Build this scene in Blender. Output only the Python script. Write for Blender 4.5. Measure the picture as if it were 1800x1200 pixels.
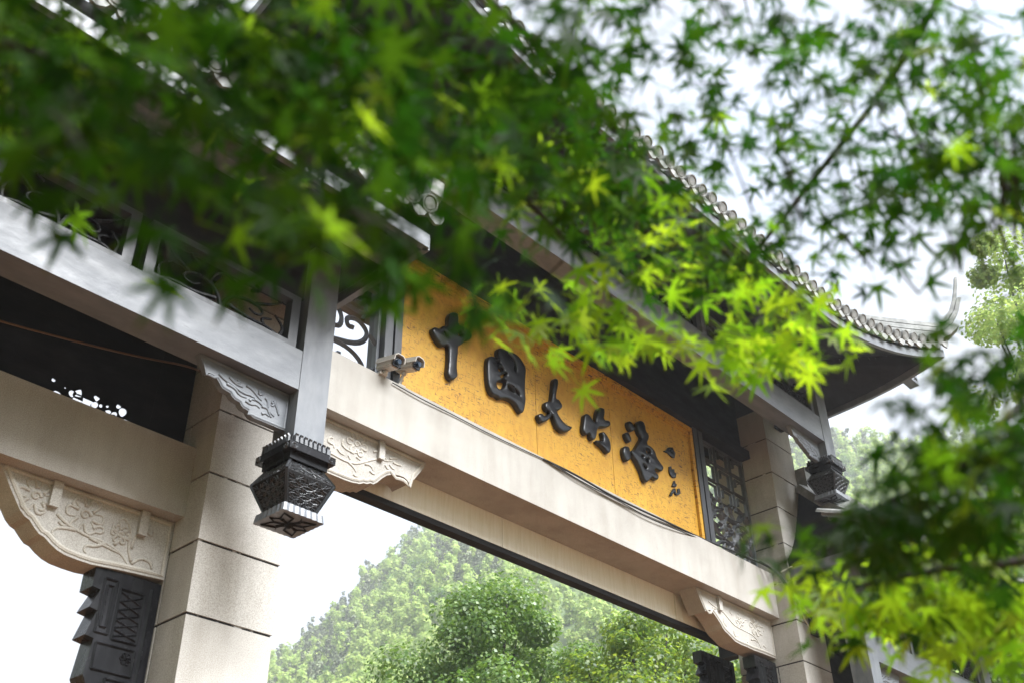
import bpy, bmesh, math, random
import numpy as np
from mathutils import Vector, Matrix, Quaternion

random.seed(7); rng = np.random.default_rng(11)
for o in list(bpy.data.objects): bpy.data.objects.remove(o)
scene = bpy.context.scene
COL = scene.collection
R = math.radians

# ------------------------------------------------------------------ camera
CAM = Vector((0, -6, 1.6)); PITCH, ROLL, HEAD = R(34.3), R(-0.893), R(42.545); FPX = 1858.5
fh = Vector((math.cos(HEAD), math.sin(HEAD), 0)); rt = Vector((math.sin(HEAD), -math.cos(HEAD), 0)); upv = Vector((0, 0, 1))
FW = math.cos(PITCH)*fh + math.sin(PITCH)*upv
u_ = -math.sin(PITCH)*fh + math.cos(PITCH)*upv
RT = math.cos(ROLL)*rt + math.sin(ROLL)*u_
UP = -math.sin(ROLL)*rt + math.cos(ROLL)*u_
cd = bpy.data.cameras.new('camera'); cam = bpy.data.objects.new('camera', cd); COL.objects.link(cam)
M = Matrix((RT, UP, -FW)).transposed().to_4x4(); M.translation = CAM
cam.matrix_world = M
cd.sensor_width = 36; cd.lens = FPX/1800*36; cd.clip_start = 0.05; cd.clip_end = 2000
cd.dof.use_dof = True; cd.dof.focus_distance = 10.6; cd.dof.aperture_fstop = 3.3; cd.dof.aperture_blades = 9
scene.camera = cam

# ------------------------------------------------------------------ sky, sun, exposure
SUN_EL, SUN_AZ = R(51), math.atan2(-1.0, 0.12)     # azimuth of the direction TOWARDS the sun
w = bpy.data.worlds.new('World'); scene.world = w; w.use_nodes = True
nt = w.node_tree; nt.nodes.clear()
out = nt.nodes.new('ShaderNodeOutputWorld'); bg = nt.nodes.new('ShaderNodeBackground')
sky = nt.nodes.new('ShaderNodeTexSky'); sky.sky_type = 'NISHITA'; sky.sun_disc = False
sky.sun_elevation = SUN_EL; sky.sun_rotation = math.pi/2 - SUN_AZ; sky.dust_density = 3
tc = nt.nodes.new('ShaderNodeTexCoord'); ns = nt.nodes.new('ShaderNodeTexNoise')
ns.inputs['Scale'].default_value = 2.2; ns.inputs['Detail'].default_value = 5
cr = nt.nodes.new('ShaderNodeMapRange'); cr.inputs[1].default_value = 0.32; cr.inputs[2].default_value = 0.6
cr.inputs[3].default_value = 0.8; cr.inputs[4].default_value = 1.0
mx = nt.nodes.new('ShaderNodeMix'); mx.data_type = 'RGBA'
mx.inputs[7].default_value = (.84, .88, .94, 1)
nt.links.new(tc.outputs['Generated'], ns.inputs['Vector']); nt.links.new(ns.outputs[0], cr.inputs[0])
nt.links.new(cr.outputs[0], mx.inputs[0]); nt.links.new(sky.outputs[0], mx.inputs[6])
nt.links.new(mx.outputs[2], bg.inputs['Color']); bg.inputs['Strength'].default_value = 0.1
nt.links.new(bg.outputs[0], out.inputs['Surface'])
sd = bpy.data.lights.new('sun', 'SUN'); sd.energy = 1.5; sd.angle = R(40); sd.color = (.965, .985, 1)
so = bpy.data.objects.new('sun', sd); COL.objects.link(so); so.location = (4, -20, 30)
sdir = Vector((math.cos(SUN_EL)*math.cos(SUN_AZ), math.cos(SUN_EL)*math.sin(SUN_AZ), math.sin(SUN_EL)))
so.rotation_euler = sdir.to_track_quat('Z', 'Y').to_euler()
vs = scene.view_settings; vs.view_transform = 'Standard'; vs.look = 'None'; vs.exposure = 3.4; vs.gamma = 1
vs.use_curve_mapping = False

# ------------------------------------------------------------------ helpers
def ray(x, y): return RT*((x-900)/FPX) - UP*((y-600)/FPX) + FW
def atY(x, y, Y):
    d = ray(x, y); return CAM + d*((Y-CAM.y)/d.y)
def atX(x, y, X):
    d = ray(x, y); return CAM + d*((X-CAM.x)/d.x)
def atD(x, y, D): return CAM + ray(x, y)*(D*.8)
ROOT = {}
def tag(o, label=None, cat=None, group=None, kind=None):
    if label: o['label'] = label
    if cat: o['category'] = cat
    if group: o['group'] = group
    if kind: o['kind'] = kind
    return o
def thing(name, loc, label, cat, group=None):
    o = bpy.data.objects.new(name, None); COL.objects.link(o); o.location = loc; o.empty_display_size = .3
    ROOT[o] = Vector(loc); return tag(o, label, cat, group)
def link(name, me, mat, parent=None):
    o = bpy.data.objects.new(name, me); COL.objects.link(o)
    if mat and not me.materials: me.materials.append(mat)
    if parent: o.parent = parent; ROOT[o] = ROOT[parent]
    else: ROOT[o] = Vector((0, 0, 0))
    return o
def obj(name, bm, mat, parent=None, bevel=0, smooth=False):
    """bmesh in world coordinates -> object under parent"""
    if bevel:
        es = [e for e in bm.edges if e.is_manifold and e.calc_face_angle(0) > .6]
        bmesh.ops.bevel(bm, geom=es, offset=bevel, segments=2, affect='EDGES', clamp_overlap=True)
    if parent: bmesh.ops.translate(bm, verts=bm.verts, vec=-ROOT[parent])
    me = bpy.data.meshes.new(name); bm.to_mesh(me); bm.free()
    if smooth:
        for p in me.polygons: p.use_smooth = True
    return link(name, me, mat, parent)
def place(name, me, mat, parent, loc, rot=None, scale=1.0):
    o = link(name, me, mat, parent); o.location = Vector(loc) - ROOT[parent]
    if rot is not None: o.rotation_mode = 'QUATERNION'; o.rotation_quaternion = rot
    o.scale = (scale,)*3 if isinstance(scale, (int, float)) else scale
    return o
def box(bm, x0, x1, y0, y1, z0, z1):
    v = [bm.verts.new(p) for p in ((x0,y0,z0),(x1,y0,z0),(x1,y1,z0),(x0,y1,z0),(x0,y0,z1),(x1,y0,z1),(x1,y1,z1),(x0,y1,z1))]
    for f in ((0,3,2,1),(4,5,6,7),(0,1,5,4),(1,2,6,5),(2,3,7,6),(3,0,4,7)): bm.faces.new([v[i] for i in f])
    return bm
def B(*a):
    bm = bmesh.new(); return box(bm, *a)
def prismY(bm, pts, y0, y1):
    """extrude an (x,z) outline along Y"""
    a = [bm.verts.new((x, y0, z)) for x, z in pts]; b = [bm.verts.new((x, y1, z)) for x, z in pts]
    n = len(pts)
    bm.faces.new(a); bm.faces.new(b[::-1])
    for i in range(n): bm.faces.new((a[i], b[i], b[(i+1) % n], a[(i+1) % n]))
    bmesh.ops.recalc_face_normals(bm, faces=bm.faces); return bm
def tube(bm, pts, r, n=6, r1=None, flat=None):
    """tube along points; r..r1 radius; flat=(axis Vector, factor) squashes it"""
    pts = [Vector(p) for p in pts]; rings = []
    prev = None
    for i, p in enumerate(pts):
        t = (pts[min(i+1, len(pts)-1)] - pts[max(i-1, 0)])
        if t.length < 1e-9: t = Vector((0, 0, 1))
        t.normalize()
        a = prev if prev else (Vector((0, 1, 0)) if abs(t.y) < .9 else Vector((1, 0, 0)))
        a = (a - t*a.dot(t)).normalized(); prev = a; b = t.cross(a)
        rr = r if r1 is None else r + (r1-r)*i/max(1, len(pts)-1)
        ring = []
        for k in range(n):
            q = 2*math.pi*k/n; d = a*math.cos(q)*rr + b*math.sin(q)*rr
            if flat: d = d - flat[0]*d.dot(flat[0])*(1-flat[1])
            ring.append(bm.verts.new(p + d))
        rings.append(ring)
    for i in range(len(rings)-1):
        for k in range(n): bm.faces.new((rings[i][k], rings[i][(k+1) % n], rings[i+1][(k+1) % n], rings[i+1][k]))
    bm.faces.new(rings[0][::-1]); bm.faces.new(rings[-1]); return bm
def smooth_line(pts, it=2, closed=False):
    for _ in range(it):
        q = []
        n = len(pts)
        for i in range(n if closed else n-1):
            a, b = pts[i], pts[(i+1) % n]
            q.append(tuple(.75*a[k]+.25*b[k] for k in range(len(a)))); q.append(tuple(.25*a[k]+.75*b[k] for k in range(len(a))))
        if not closed: q = [pts[0]] + q + [pts[-1]]
        pts = q
    return pts
def spiral(cx, cz, r, turns=1.4, start=0, sgn=1, n=16):
    return [(cx + r*(1-.8*i/n)*math.cos(start+sgn*2*math.pi*turns*i/n), cz + r*(1-.8*i/n)*math.sin(start+sgn*2*math.pi*turns*i/n)) for i in range(n+1)]
def curve_plate(loops, y_front, depth, bev=0, offset=0, res=2):
    """filled (x,z) loops with holes -> mesh standing in the XZ plane whose front is at y_front"""
    cu = bpy.data.curves.new('tmp', 'CURVE'); cu.dimensions = '2D'; cu.fill_mode = 'BOTH'
    for L in loops:
        s = cu.splines.new('POLY'); s.points.add(len(L)-1); s.use_cyclic_u = True
        for p, (x, z) in zip(s.points, L): p.co = (x, z, 0, 1)
    cu.extrude = depth/2 - bev; cu.bevel_depth = bev; cu.bevel_resolution = res; cu.offset = offset
    ob = bpy.data.objects.new('tmp', cu); COL.objects.link(ob)
    dg = bpy.context.evaluated_depsgraph_get(); me = bpy.data.meshes.new_from_object(ob.evaluated_get(dg))
    bpy.data.objects.remove(ob); bpy.data.curves.remove(cu)
    bm = bmesh.new(); bm.from_mesh(me); bpy.data.meshes.remove(me)
    for v in bm.verts: v.co = Vector((v.co.x, y_front + depth/2 - v.co.z, v.co.y))
    bmesh.ops.remove_doubles(bm, verts=bm.verts, dist=1e-5)
    return bm
def glyph_plate(loops, y_front, depth, b, steps=3):
    """closed (x,z) loops (first outer, holes after, or several separate outers) -> rounded raised plate"""
    from mathutils.geometry import tessellate_polygon
    def area(L): return sum(L[i-1][0]*L[i][1]-L[i][0]*L[i-1][1] for i in range(len(L)))/2
    def inside(p, L):
        c = False
        for i in range(len(L)):
            a, d = L[i-1], L[i]
            if (a[1] > p[1]) != (d[1] > p[1]) and p[0] < (d[0]-a[0])*(p[1]-a[1])/(d[1]-a[1])+a[0]: c = not c
        return c
    outs = [L for L in loops if not any(M_ is not L and inside(L[0], M_) for M_ in loops)]
    bm = bmesh.new()
    for O in outs:
        hs = [L for L in loops if L is not O and inside(L[0], O)]
        grp = [O if area(O) > 0 else O[::-1]] + [h if area(h) < 0 else h[::-1] for h in hs]
        def off(L, d):
            r = []
            for i, p in enumerate(L):
                a, q = L[i-1], L[(i+1) % len(L)]
                t_ = Vector((q[0]-a[0], q[1]-a[1])); t_ = t_.normalized() if t_.length > 1e-9 else Vector((1, 0)); r.append((p[0]-t_.y*d, p[1]+t_.x*d))
            return r
        prof = [(0, depth)] + [(b*(1-math.cos(i*math.pi/2/steps)), b*(1-math.sin(i*math.pi/2/steps))) for i in range(steps+1)]
        fronts = []
        for L in grp:
            rings = [[bm.verts.new((x, y_front+dy, z)) for x, z in off(L, dd)] for dd, dy in prof]
            n = len(L)
            for A_, B_ in zip(rings[:-1], rings[1:]):
                for i in range(n): bm.faces.new((A_[i-1], A_[i], B_[i], B_[i-1])).smooth = True
            fronts.append(rings[-1])
        flatv = [v for r in fronts for v in r]
        for tri in tessellate_polygon([[Vector((v.co.x, v.co.z, 0)) for v in r] for r in fronts]):
            try: bm.faces.new([flatv[i] for i in tri]).smooth = True
            except ValueError: pass
    bmesh.ops.recalc_face_normals(bm, faces=bm.faces); return bm
def np_mesh(name, V, F):
    """V (n,3), F (m,k) numpy"""
    me = bpy.data.meshes.new(name); k = F.shape[1]
    me.vertices.add(len(V)); me.vertices.foreach_set('co', np.ascontiguousarray(V, np.float32).ravel())
    me.loops.add(F.size); me.loops.foreach_set('vertex_index', np.ascontiguousarray(F, np.int32).ravel())
    me.polygons.add(len(F)); me.polygons.foreach_set('loop_start', np.arange(0, F.size, k, dtype=np.int32))
    me.polygons.foreach_set('loop_total', np.full(len(F), k, np.int32))
    me.update(calc_edges=True); return me

# ------------------------------------------------------------------ materials
def mat(name):
    m = bpy.data.materials.new(name); m.use_nodes = True; t = m.node_tree
    return m, t, t.nodes['Principled BSDF']
def N(t, kind, **kw):
    n = t.nodes.new(kind)
    for k, v in kw.items():
        if k in n.inputs: n.inputs[k].default_value = v
        else: setattr(n, k, v)
    return n
def noise(t, scale, detail=4, vec=None, rough=.6):
    n = N(t, 'ShaderNodeTexNoise', Scale=scale, Detail=detail, Roughness=rough)
    if vec: t.links.new(vec, n.inputs['Vector'])
    return n.outputs[0]
def ramp(t, fac, stops):
    r = t.nodes.new('ShaderNodeValToRGB'); e = r.color_ramp.elements
    while len(e) < len(stops): e.new(.5)
    for q, (p, c) in zip(e, stops): q.position = p; q.color = (*c, 1) if len(c) == 3 else c
    t.links.new(fac, r.inputs[0]); return r.outputs[0]
def mixc(t, fac, a, b, mode='MIX'):
    m = t.nodes.new('ShaderNodeMix'); m.data_type = 'RGBA'; m.blend_type = mode
    for s, v in ((0, fac), (6, a), (7, b)):
        if hasattr(v, 'is_linked'): t.links.new(v, m.inputs[s])
        else: m.inputs[s].default_value = v if s == 0 else (*v, 1)
    return m.outputs[2]
def coords(t, scale=(1, 1, 1), kind='Object'):
    c = t.nodes.new('ShaderNodeTexCoord'); mp = t.nodes.new('ShaderNodeMapping'); mp.inputs['Scale'].default_value = scale
    t.links.new(c.outputs[kind], mp.inputs['Vector']); return mp.outputs[0]
def bump(t, b, h, strength=.3, dist=.01):
    n = N(t, 'ShaderNodeBump', Strength=strength, Distance=dist); t.links.new(h, n.inputs['Height']); t.links.new(n.outputs[0], b.inputs['Normal'])

def stone_mat(name, c0, c1, c2, stain=.4):
    m, t, b = mat(name); v = coords(t)
    grain = ramp(t, noise(t, 170, 3, v, .7), [(.33, c0), (.5, c1), (.66, c2)])
    blot = ramp(t, noise(t, 1.7, 5, v), [(.35, (.84, .83, .81)), (.65, (1.03, 1.03, 1.02))])
    streak = ramp(t, noise(t, 2.2, 4, coords(t, (2.2, 2.2, .3))), [(.36, (.72, .69, .64)), (.56, (1, 1, 1))])
    oi = t.nodes.new('ShaderNodeObjectInfo'); tone = ramp(t, oi.outputs['Random'], [(0, (.88, .87, .855)), (1, (1.04, 1.04, 1.03))])
    c = mixc(t, 1.0, grain, blot, 'MULTIPLY'); c = mixc(t, 1.0, c, tone, 'MULTIPLY'); c = mixc(t, stain, c, mixc(t, 1., c, streak, 'MULTIPLY'))
    t.links.new(c, b.inputs['Base Color']); b.inputs['Roughness'].default_value = .8
    bump(t, b, noise(t, 120, 4, v), .25, .006); return m
STONE = stone_mat('granite', (.305, .288, .262), (.46, .443, .42), (.595, .583, .565))
STONE_CARVED = stone_mat('carved_stone', (.35, .315, .27), (.50, .475, .435), (.62, .60, .56), .5)
m, t, b = mat('mortar'); t.links.new(ramp(t, noise(t, 5, 3, coords(t)), [(.54, (.02, .02, .024)), (.58, (.5, .5, .5))]), b.inputs['Base Color']); b.inputs['Roughness'].default_value = .9; MORTAR = m

def timber_mat(name, c0, c1, c2, rough=.42, along='X', spec=.5, ior=1.5):
    m, t, b = mat(name)
    sc = (1.6, 4, 4) if along == 'X' else (4, 4, 1.6)
    v = coords(t, sc)
    big = ramp(t, noise(t, 1.6, 6, v, .62), [(.3, c0), (.5, c1), (.72, c2)])
    cracks = ramp(t, noise(t, 7, 8, coords(t, (.6, 7, 7) if along == 'X' else (7, 7, .6)), .72), [(.30, (.25, .25, .27)), (.36, (1, 1, 1))])
    c = mixc(t, .8, big, mixc(t, 1., big, cracks, 'MULTIPLY'))
    t.links.new(c, b.inputs['Base Color']); b.inputs['Roughness'].default_value = rough
    b.inputs['Specular IOR Level'].default_value = spec; b.inputs['IOR'].default_value = ior
    t.links.new(ramp(t, noise(t, 2.3, 6, v, .65), [(.3, (rough*.8,)*3), (.7, (min(1, rough*1.25),)*3)]), b.inputs['Roughness'])
    bump(t, b, noise(t, 3.5, 7, v, .7), .22, .012); return m
TIMBER = timber_mat('weathered_grey_timber', (.085, .094, .112), (.125, .135, .152), (.175, .184, .199), .45, ior=1.6)
TIMBER_V = timber_mat('weathered_grey_timber_upright', (.085, .094, .112), (.125, .135, .152), (.175, .184, .199), .45, along='Z', ior=1.6)
DARK = timber_mat('black_stained_timber', (.010, .010, .011), (.016, .016, .017), (.026, .026, .028), .6, spec=.15)
BLACKWOOD = timber_mat('black_lacquered_timber', (.008, .008, .009), (.013, .013, .015), (.03, .03, .034), .26, 'Z', .2)
IRONGREY = timber_mat('dark_grey_carving', (.028, .03, .035), (.042, .045, .052), (.07, .074, .082), .4, 'Z', ior=1.7)

m, t, b = mat('amber_bamboo_board'); v = coords(t)
base = ramp(t, noise(t, 1.3, 4, v), [(.3, (.52, .272, .018)), (.55, (.59, .322, .022)), (.75, (.65, .372, .034))])
tone = ramp(t, noise(t, 16, 5, coords(t, (1, 1, .5))), [(.35, (.86, .76, .62)), (.55, (1, 1, 1)), (.72, (1.04, 1.08, 1.2))])
base = mixc(t, .7, base, mixc(t, 1., base, tone, 'MULTIPLY'))
f1 = ramp(t, noise(t, 9, 3, coords(t, (1.3, 1, 6)), .7), [(.575, (0, 0, 0)), (.615, (1, 1, 1))])
f2 = ramp(t, noise(t, 9, 3, coords(t, (6, 1, 1.2)), .7), [(.59, (0, 0, 0)), (.63, (1, 1, 1))])
f3 = ramp(t, noise(t, 1.6, 3, v), [(.38, (.12, .12, .12)), (.62, (1, 1, 1))])
c = mixc(t, mixc(t, 1., f1, f3, 'MULTIPLY'), base, (.085, .028, .005)); c = mixc(t, mixc(t, 1., f2, f3, 'MULTIPLY'), c, (.12, .04, .007))
t.links.new(c, b.inputs['Base Color']); b.inputs['Roughness'].default_value = .45
bump(t, b, noise(t, 28, 5, coords(t, (1, 1, 3))), .2, .006); AMBER = m
m, t, b = mat('black_lacquer'); b.inputs['Base Color'].default_value = (.008, .0085, .011, 1); b.inputs['Roughness'].default_value = .3
b.inputs['Specular IOR Level'].default_value = .5; bump(t, b, noise(t, 10, 4, coords(t)), .25, .02); LACQ = m
m, t, b = mat('cream_panel'); v = coords(t, (14, 1, 1))
t.links.new(ramp(t, noise(t, 3, 4, v), [(.3, (.74, .71, .58)), (.6, (.82, .80, .70)), (.8, (.85, .84, .77))]), b.inputs['Base Color'])
b.inputs['Roughness'].default_value = .5; CREAM = m
m, t, b = mat('roof_tile'); v = coords(t)
t.links.new(ramp(t, noise(t, 7, 5, v), [(.3, (.12, .122, .115)), (.5, (.20, .203, .197)), (.7, (.31, .31, .30))]), b.inputs['Base Color'])
b.inputs['Roughness'].default_value = .7; bump(t, b, noise(t, 40, 4, v), .4, .008); TILE = m
def plain(name, c, rough=.5, metal=0.):
    m, t, b = mat(name); b.inputs['Roughness'].default_value = rough; b.inputs['Metallic'].default_value = metal
    cc = ramp(t, noise(t, 20, 3, coords(t)), [(.3, tuple(x*.82 for x in c)), (.7, tuple(min(1, x*1.12) for x in c))])
    t.links.new(cc, b.inputs['Base Color']); return m
CAMWHITE = plain('ivory_housing', (.55, .52, .47), .4); CAMBLACK = plain('camera_black', (.012, .012, .014), .2)
LENS = plain('lens_glass', (.02, .04, .07), .08); CABLE = plain('black_cable', (.015, .015, .016), .5); BROWNWIRE = plain('brown_wire', (.10, .045, .018), .5)
CONDUIT = plain('pale_conduit', (.42, .38, .30), .5)
m, t, b = mat('plaza_paving'); v = coords(t)
t.links.new(ramp(t, noise(t, .6, 6, v), [(.3, (.085, .036, .009)), (.7, (.12, .05, .013))]), b.inputs['Base Color']); b.inputs['Roughness'].default_value = .9; GROUND = m
m, t, b = mat('hill_soil'); v = coords(t)
t.links.new(ramp(t, noise(t, .08, 6, v), [(.3, (.06, .095, .03)), (.7, (.10, .14, .045))]), b.inputs['Base Color']); b.inputs['Roughness'].default_value = 1; HILL = m
m, t, b = mat('bark'); v = coords(t, (6, 6, 1.2))
t.links.new(ramp(t, noise(t, 4, 6, v), [(.3, (.012, .010, .008)), (.7, (.035, .028, .022))]), b.inputs['Base Color']); b.inputs['Roughness'].default_value = .9
bump(t, b, noise(t, 5, 6, v), .6, .02); BARK = m

def leaf_mat(name, cols, tcols, trans=.5, rough=.45, tips=False, gloss=.4):
    m, t, b = mat(name)
    g = t.nodes.new('ShaderNodeNewGeometry'); oi = t.nodes.new('ShaderNodeObjectInfo')
    ad = N(t, 'ShaderNodeMath', operation='ADD'); fr = N(t, 'ShaderNodeMath', operation='FRACT')
    t.links.new(g.outputs['Random Per Island'], ad.inputs[0]); t.links.new(oi.outputs['Random'], ad.inputs[1]); t.links.new(ad.outputs[0], fr.inputs[0])
    c = ramp(t, fr.outputs[0], cols); tcx = ramp(t, fr.outputs[0], tcols)
    if tips:
        uv = t.nodes.new('ShaderNodeUVMap'); sx = t.nodes.new('ShaderNodeSeparateXYZ'); t.links.new(uv.outputs[0], sx.inputs[0])
        f = ramp(t, sx.outputs[0], [(.72, (0, 0, 0)), (1., (.3, .3, .3))])
        tcx = mixc(t, f, tcx, (.62, .34, .04)); c = mixc(t, f, c, (.20, .09, .012))
    t.links.new(c, b.inputs['Base Color']); b.inputs['Roughness'].default_value = rough; b.inputs['Specular IOR Level'].default_value = gloss
    tr = t.nodes.new('ShaderNodeBsdfTranslucent'); t.links.new(tcx, tr.inputs['Color'])
    ms = t.nodes.new('ShaderNodeMixShader'); ms.inputs[0].default_value = trans
    t.links.new(b.outputs[0], ms.inputs[1]); t.links.new(tr.outputs[0], ms.inputs[2])
    t.links.new(ms.outputs[0], t.nodes['Material Output'].inputs['Surface']); return m
MAPLE = leaf_mat('maple_leaf', [(0, (.006, .022, .003)), (.5, (.011, .034, .0035)), (1, (.018, .042, .0045))],
                 [(0, (.016, .075, .004)), (.5, (.038, .135, .005)), (1, (.10, .22, .007))], .42, tips=True, gloss=.15)
MAPLE_YOUNG_LIT = leaf_mat('lit_young_maple_leaf', [(0, (.07, .16, .009)), (.5, (.12, .20, .011)), (1, (.16, .215, .013))],
                 [(0, (.22, .48, .012)), (.5, (.36, .60, .015)), (1, (.48, .64, .018))], .58, tips=True)  # brighter leaf copy: light on fringe sprays painted into the young green
TREE_LEAF = leaf_mat('broad_leaf', [(0, (.055, .115, .025)), (.5, (.095, .175, .035)), (1, (.15, .22, .05))],
                     [(0, (.12, .25, .03)), (1, (.25, .38, .05))], .35, .4, gloss=.6)
YELLOW_LEAF = leaf_mat('yellowish_leaf', [(0, (.05, .105, .018)), (.5, (.08, .145, .024)), (1, (.13, .17, .028))],
                       [(0, (.22, .38, .04)), (1, (.42, .50, .05))], .45, .4, gloss=.5)
BAMBOO_LEAF = leaf_mat('bamboo_leaf', [(0, (.25, .36, .09)), (.5, (.32, .43, .11)), (1, (.40, .46, .13))],
                       [(0, (.32, .46, .12)), (1, (.46, .54, .15))], .5, .6)  # lightened so part of the hill's haze sits in the leaf colour
PINE_LEAF = leaf_mat('conifer_leaf', [(0, (.13, .17, .09)), (.6, (.18, .215, .115)), (1, (.23, .235, .14))],
                     [(0, (.07, .10, .03)), (1, (.12, .13, .05))], .2, .7)

# ------------------------------------------------------------------ ground and hill
bm = bmesh.new(); bmesh.ops.create_grid(bm, x_segments=4, y_segments=4, size=340)
tag(obj('ground', bm, GROUND), kind='structure')
RA = [-60, -20, 0, 10, 19, 25, 36, 44, 48, 51.2, 53.5, 55.9, 58, 62, 68, 75, 110]
RE = [6, 12, 20, 24.5, 26.2, 27.2, 28.0, 26.4, 23.8, 20.8, 18.4, 16.8, 15.2, 11.5, 8, 5, 2]
R0, R1 = 55., 215.
def hill_z(az, r):
    h = math.tan(R(np.interp(az, RA, RE)))*R1
    s = min(1.25, max(0., (r-R0)/(R1-R0)))
    q = s**1.15 if s <= 1 else 1 - (s-1)*1.2
    return h*q + 1.6*math.sin(az*.9)*math.sin(r*.07)*min(1, s*4)
bm = bmesh.new(); AZ = np.linspace(-60, 110, 110); RR = np.linspace(R0, R1*1.25, 40); grid = []
for az in AZ: grid.append([bm.verts.new((CAM.x+r*math.cos(R(az)), CAM.y+r*math.sin(R(az)), hill_z(az, r)-.05)) for r in RR])
for i in range(len(AZ)-1):
    for j in range(len(RR)-1): bm.faces.new((grid[i][j], grid[i][j+1], grid[i+1][j+1], grid[i+1][j]))
bmesh.ops.recalc_face_normals(bm, faces=bm.faces)
tag(obj('hill', bm, HILL, smooth=True), kind='structure')

bm = bmesh.new(); grid = []  # unseen hill ring behind the camera, added to block low sky light
for az in np.linspace(112, 298, 60): grid.append([bm.verts.new((CAM.x+r*math.cos(R(az)), CAM.y+r*math.sin(R(az)), (r-40)/90*72*(.85+.15*math.sin(az*.11)) - .05)) for r in np.linspace(40, 130, 12)])
for i in range(59):
    for j in range(11): bm.faces.new((grid[i][j], grid[i][j+1], grid[i+1][j+1], grid[i+1][j]))
bmesh.ops.recalc_face_normals(bm, faces=bm.faces)
tag(obj('hill', bm, HILL, smooth=True), kind='structure')

def leaf_cloud(n, centers, radii, size, shell=.55, elong=2.0, droop=.3):
    """n bent leaf quads spread over lobes: returns V (6n? no: 4n), F"""
    k = rng.integers(0, len(centers), n); c = np.array(centers)[k]; r = np.array(radii)[k]
    d = rng.normal(size=(n, 3)); d /= np.linalg.norm(d, axis=1)[:, None]
    rad = shell + (1-shell)*rng.random(n)**.7
    p = c + d*r*rad[:, None]
    nrm = d*.9 + rng.normal(size=(n, 3))*.4 + np.array([0, 0, .55]); nrm /= np.linalg.norm(nrm, axis=1)[:, None]
    a = rng.normal(size=(n, 3)) + np.array([0, 0, -droop]); a -= nrm*(a*nrm).sum(1)[:, None]; a /= np.linalg.norm(a, axis=1)[:, None]
    bb = np.cross(nrm, a); s = size*(.6+.8*rng.random(n))[:, None]
    V = np.stack([p - a*s*.5*elong/2, p + bb*s*.5 + nrm*s*.08, p + a*s*.5*elong/2, p - bb*s*.5 + nrm*s*.08], 1).reshape(-1, 3)
    return V, np.arange(4*n).reshape(-1, 4)

# forest crowns on the hill
def crown_bamboo():
    C = []; Rd = []
    for i in range(9):
        q = i/8; C.append((rng.normal()*.5*q + .5*q*q, rng.normal()*.5*q, 1.2+5.2*q)); Rd.append((1.5-.7*q,)*2+(.9,))
    return leaf_cloud(330, C, Rd, .42, .3, 2.6, .8)
def crown_pine():
    C = []; Rd = []
    for i in range(8):
        q = i/7; C.append((rng.normal()*.35, rng.normal()*.35, 1.5+5.5*q)); Rd.append((1.9-1.5*q,)*2+(.55,))
    return leaf_cloud(330, C, Rd, .38, .3, 2.2, .1)
def crown_round():
    C = [(rng.normal()*1.0, rng.normal()*1.0, 3+rng.normal()*.9) for _ in range(6)]
    return leaf_cloud(330, C, [(1.4, 1.4, 1.1)]*6, .45, .4, 1.8, .3)
T_BAM = [crown_bamboo() for _ in range(4)]; T_PINE = [crown_pine() for _ in range(3)]; T_RND = [crown_round() for _ in range(2)]
spots = []
for (a0, a1, n) in ((41, 59, 1500), (13, 31, 1000), (31, 41, 200), (-10, 13, 260), (59, 75, 160)):
    for i in range(n):
        az = a0 + (a1-a0)*rng.random(); s = rng.random()**.75; r = R0+6 + (R1+6-R0-6)*s
        spots.append((az, r))
for i in range(90): spots.append((13+46*rng.random(), R1 - 4 + 8*rng.random()))
def kind_of(az, r):
    s = (r-R0)/(R1-R0); q = rng.random() + .25*math.sin(az*.7+r*.03)
    if s > .93: return 'pine' if q < .5 else 'bam'
    if s > .6: return 'pine' if q < .26 else ('rnd' if q < .4 else 'bam')
    return 'bam' if q > .12 else 'rnd'
items = [(az, r, kind_of(az, r)) for az, r in spots]
def spot_xyz(az, r): return np.array([CAM.x+r*math.cos(R(az)), CAM.y+r*math.sin(R(az)), hill_z(az, r)-.4])
vis = [it for it in items if it[2] == 'pine' and 47 < it[0] < 56.3 and it[1] > R1-9]
pines, bams = vis[:60], []
chosen = set(id(i) for i in pines+bams)
ME = {'bam': [np_mesh('bamboo', *T) for T in T_BAM], 'pine': [np_mesh('pine_tree', *T) for T in T_PINE]}
MT = {'bam': BAMBOO_LEAF, 'pine': PINE_LEAF, 'rnd': TREE_LEAF}
for it in pines+bams:
    k = it[2]; me = random.choice(ME[k]); o = link('bamboo' if k == 'bam' else 'pine_tree', me, MT[k])
    o.location = spot_xyz(it[0], it[1]); s = .62+.42*random.random(); o.scale = (s, s, s*(.85+.3*random.random())); o.rotation_euler = (0, 0, random.random()*6.28)
    if k == 'bam': tag(o, 'pale green bamboo plume among many on the misty hillside', 'bamboo', 'bamboo plumes on the hillside')
    else: tag(o, 'small dark conifer standing on the ridge line of the hill against white sky', 'tree', 'conifers along the ridge line')
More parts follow.
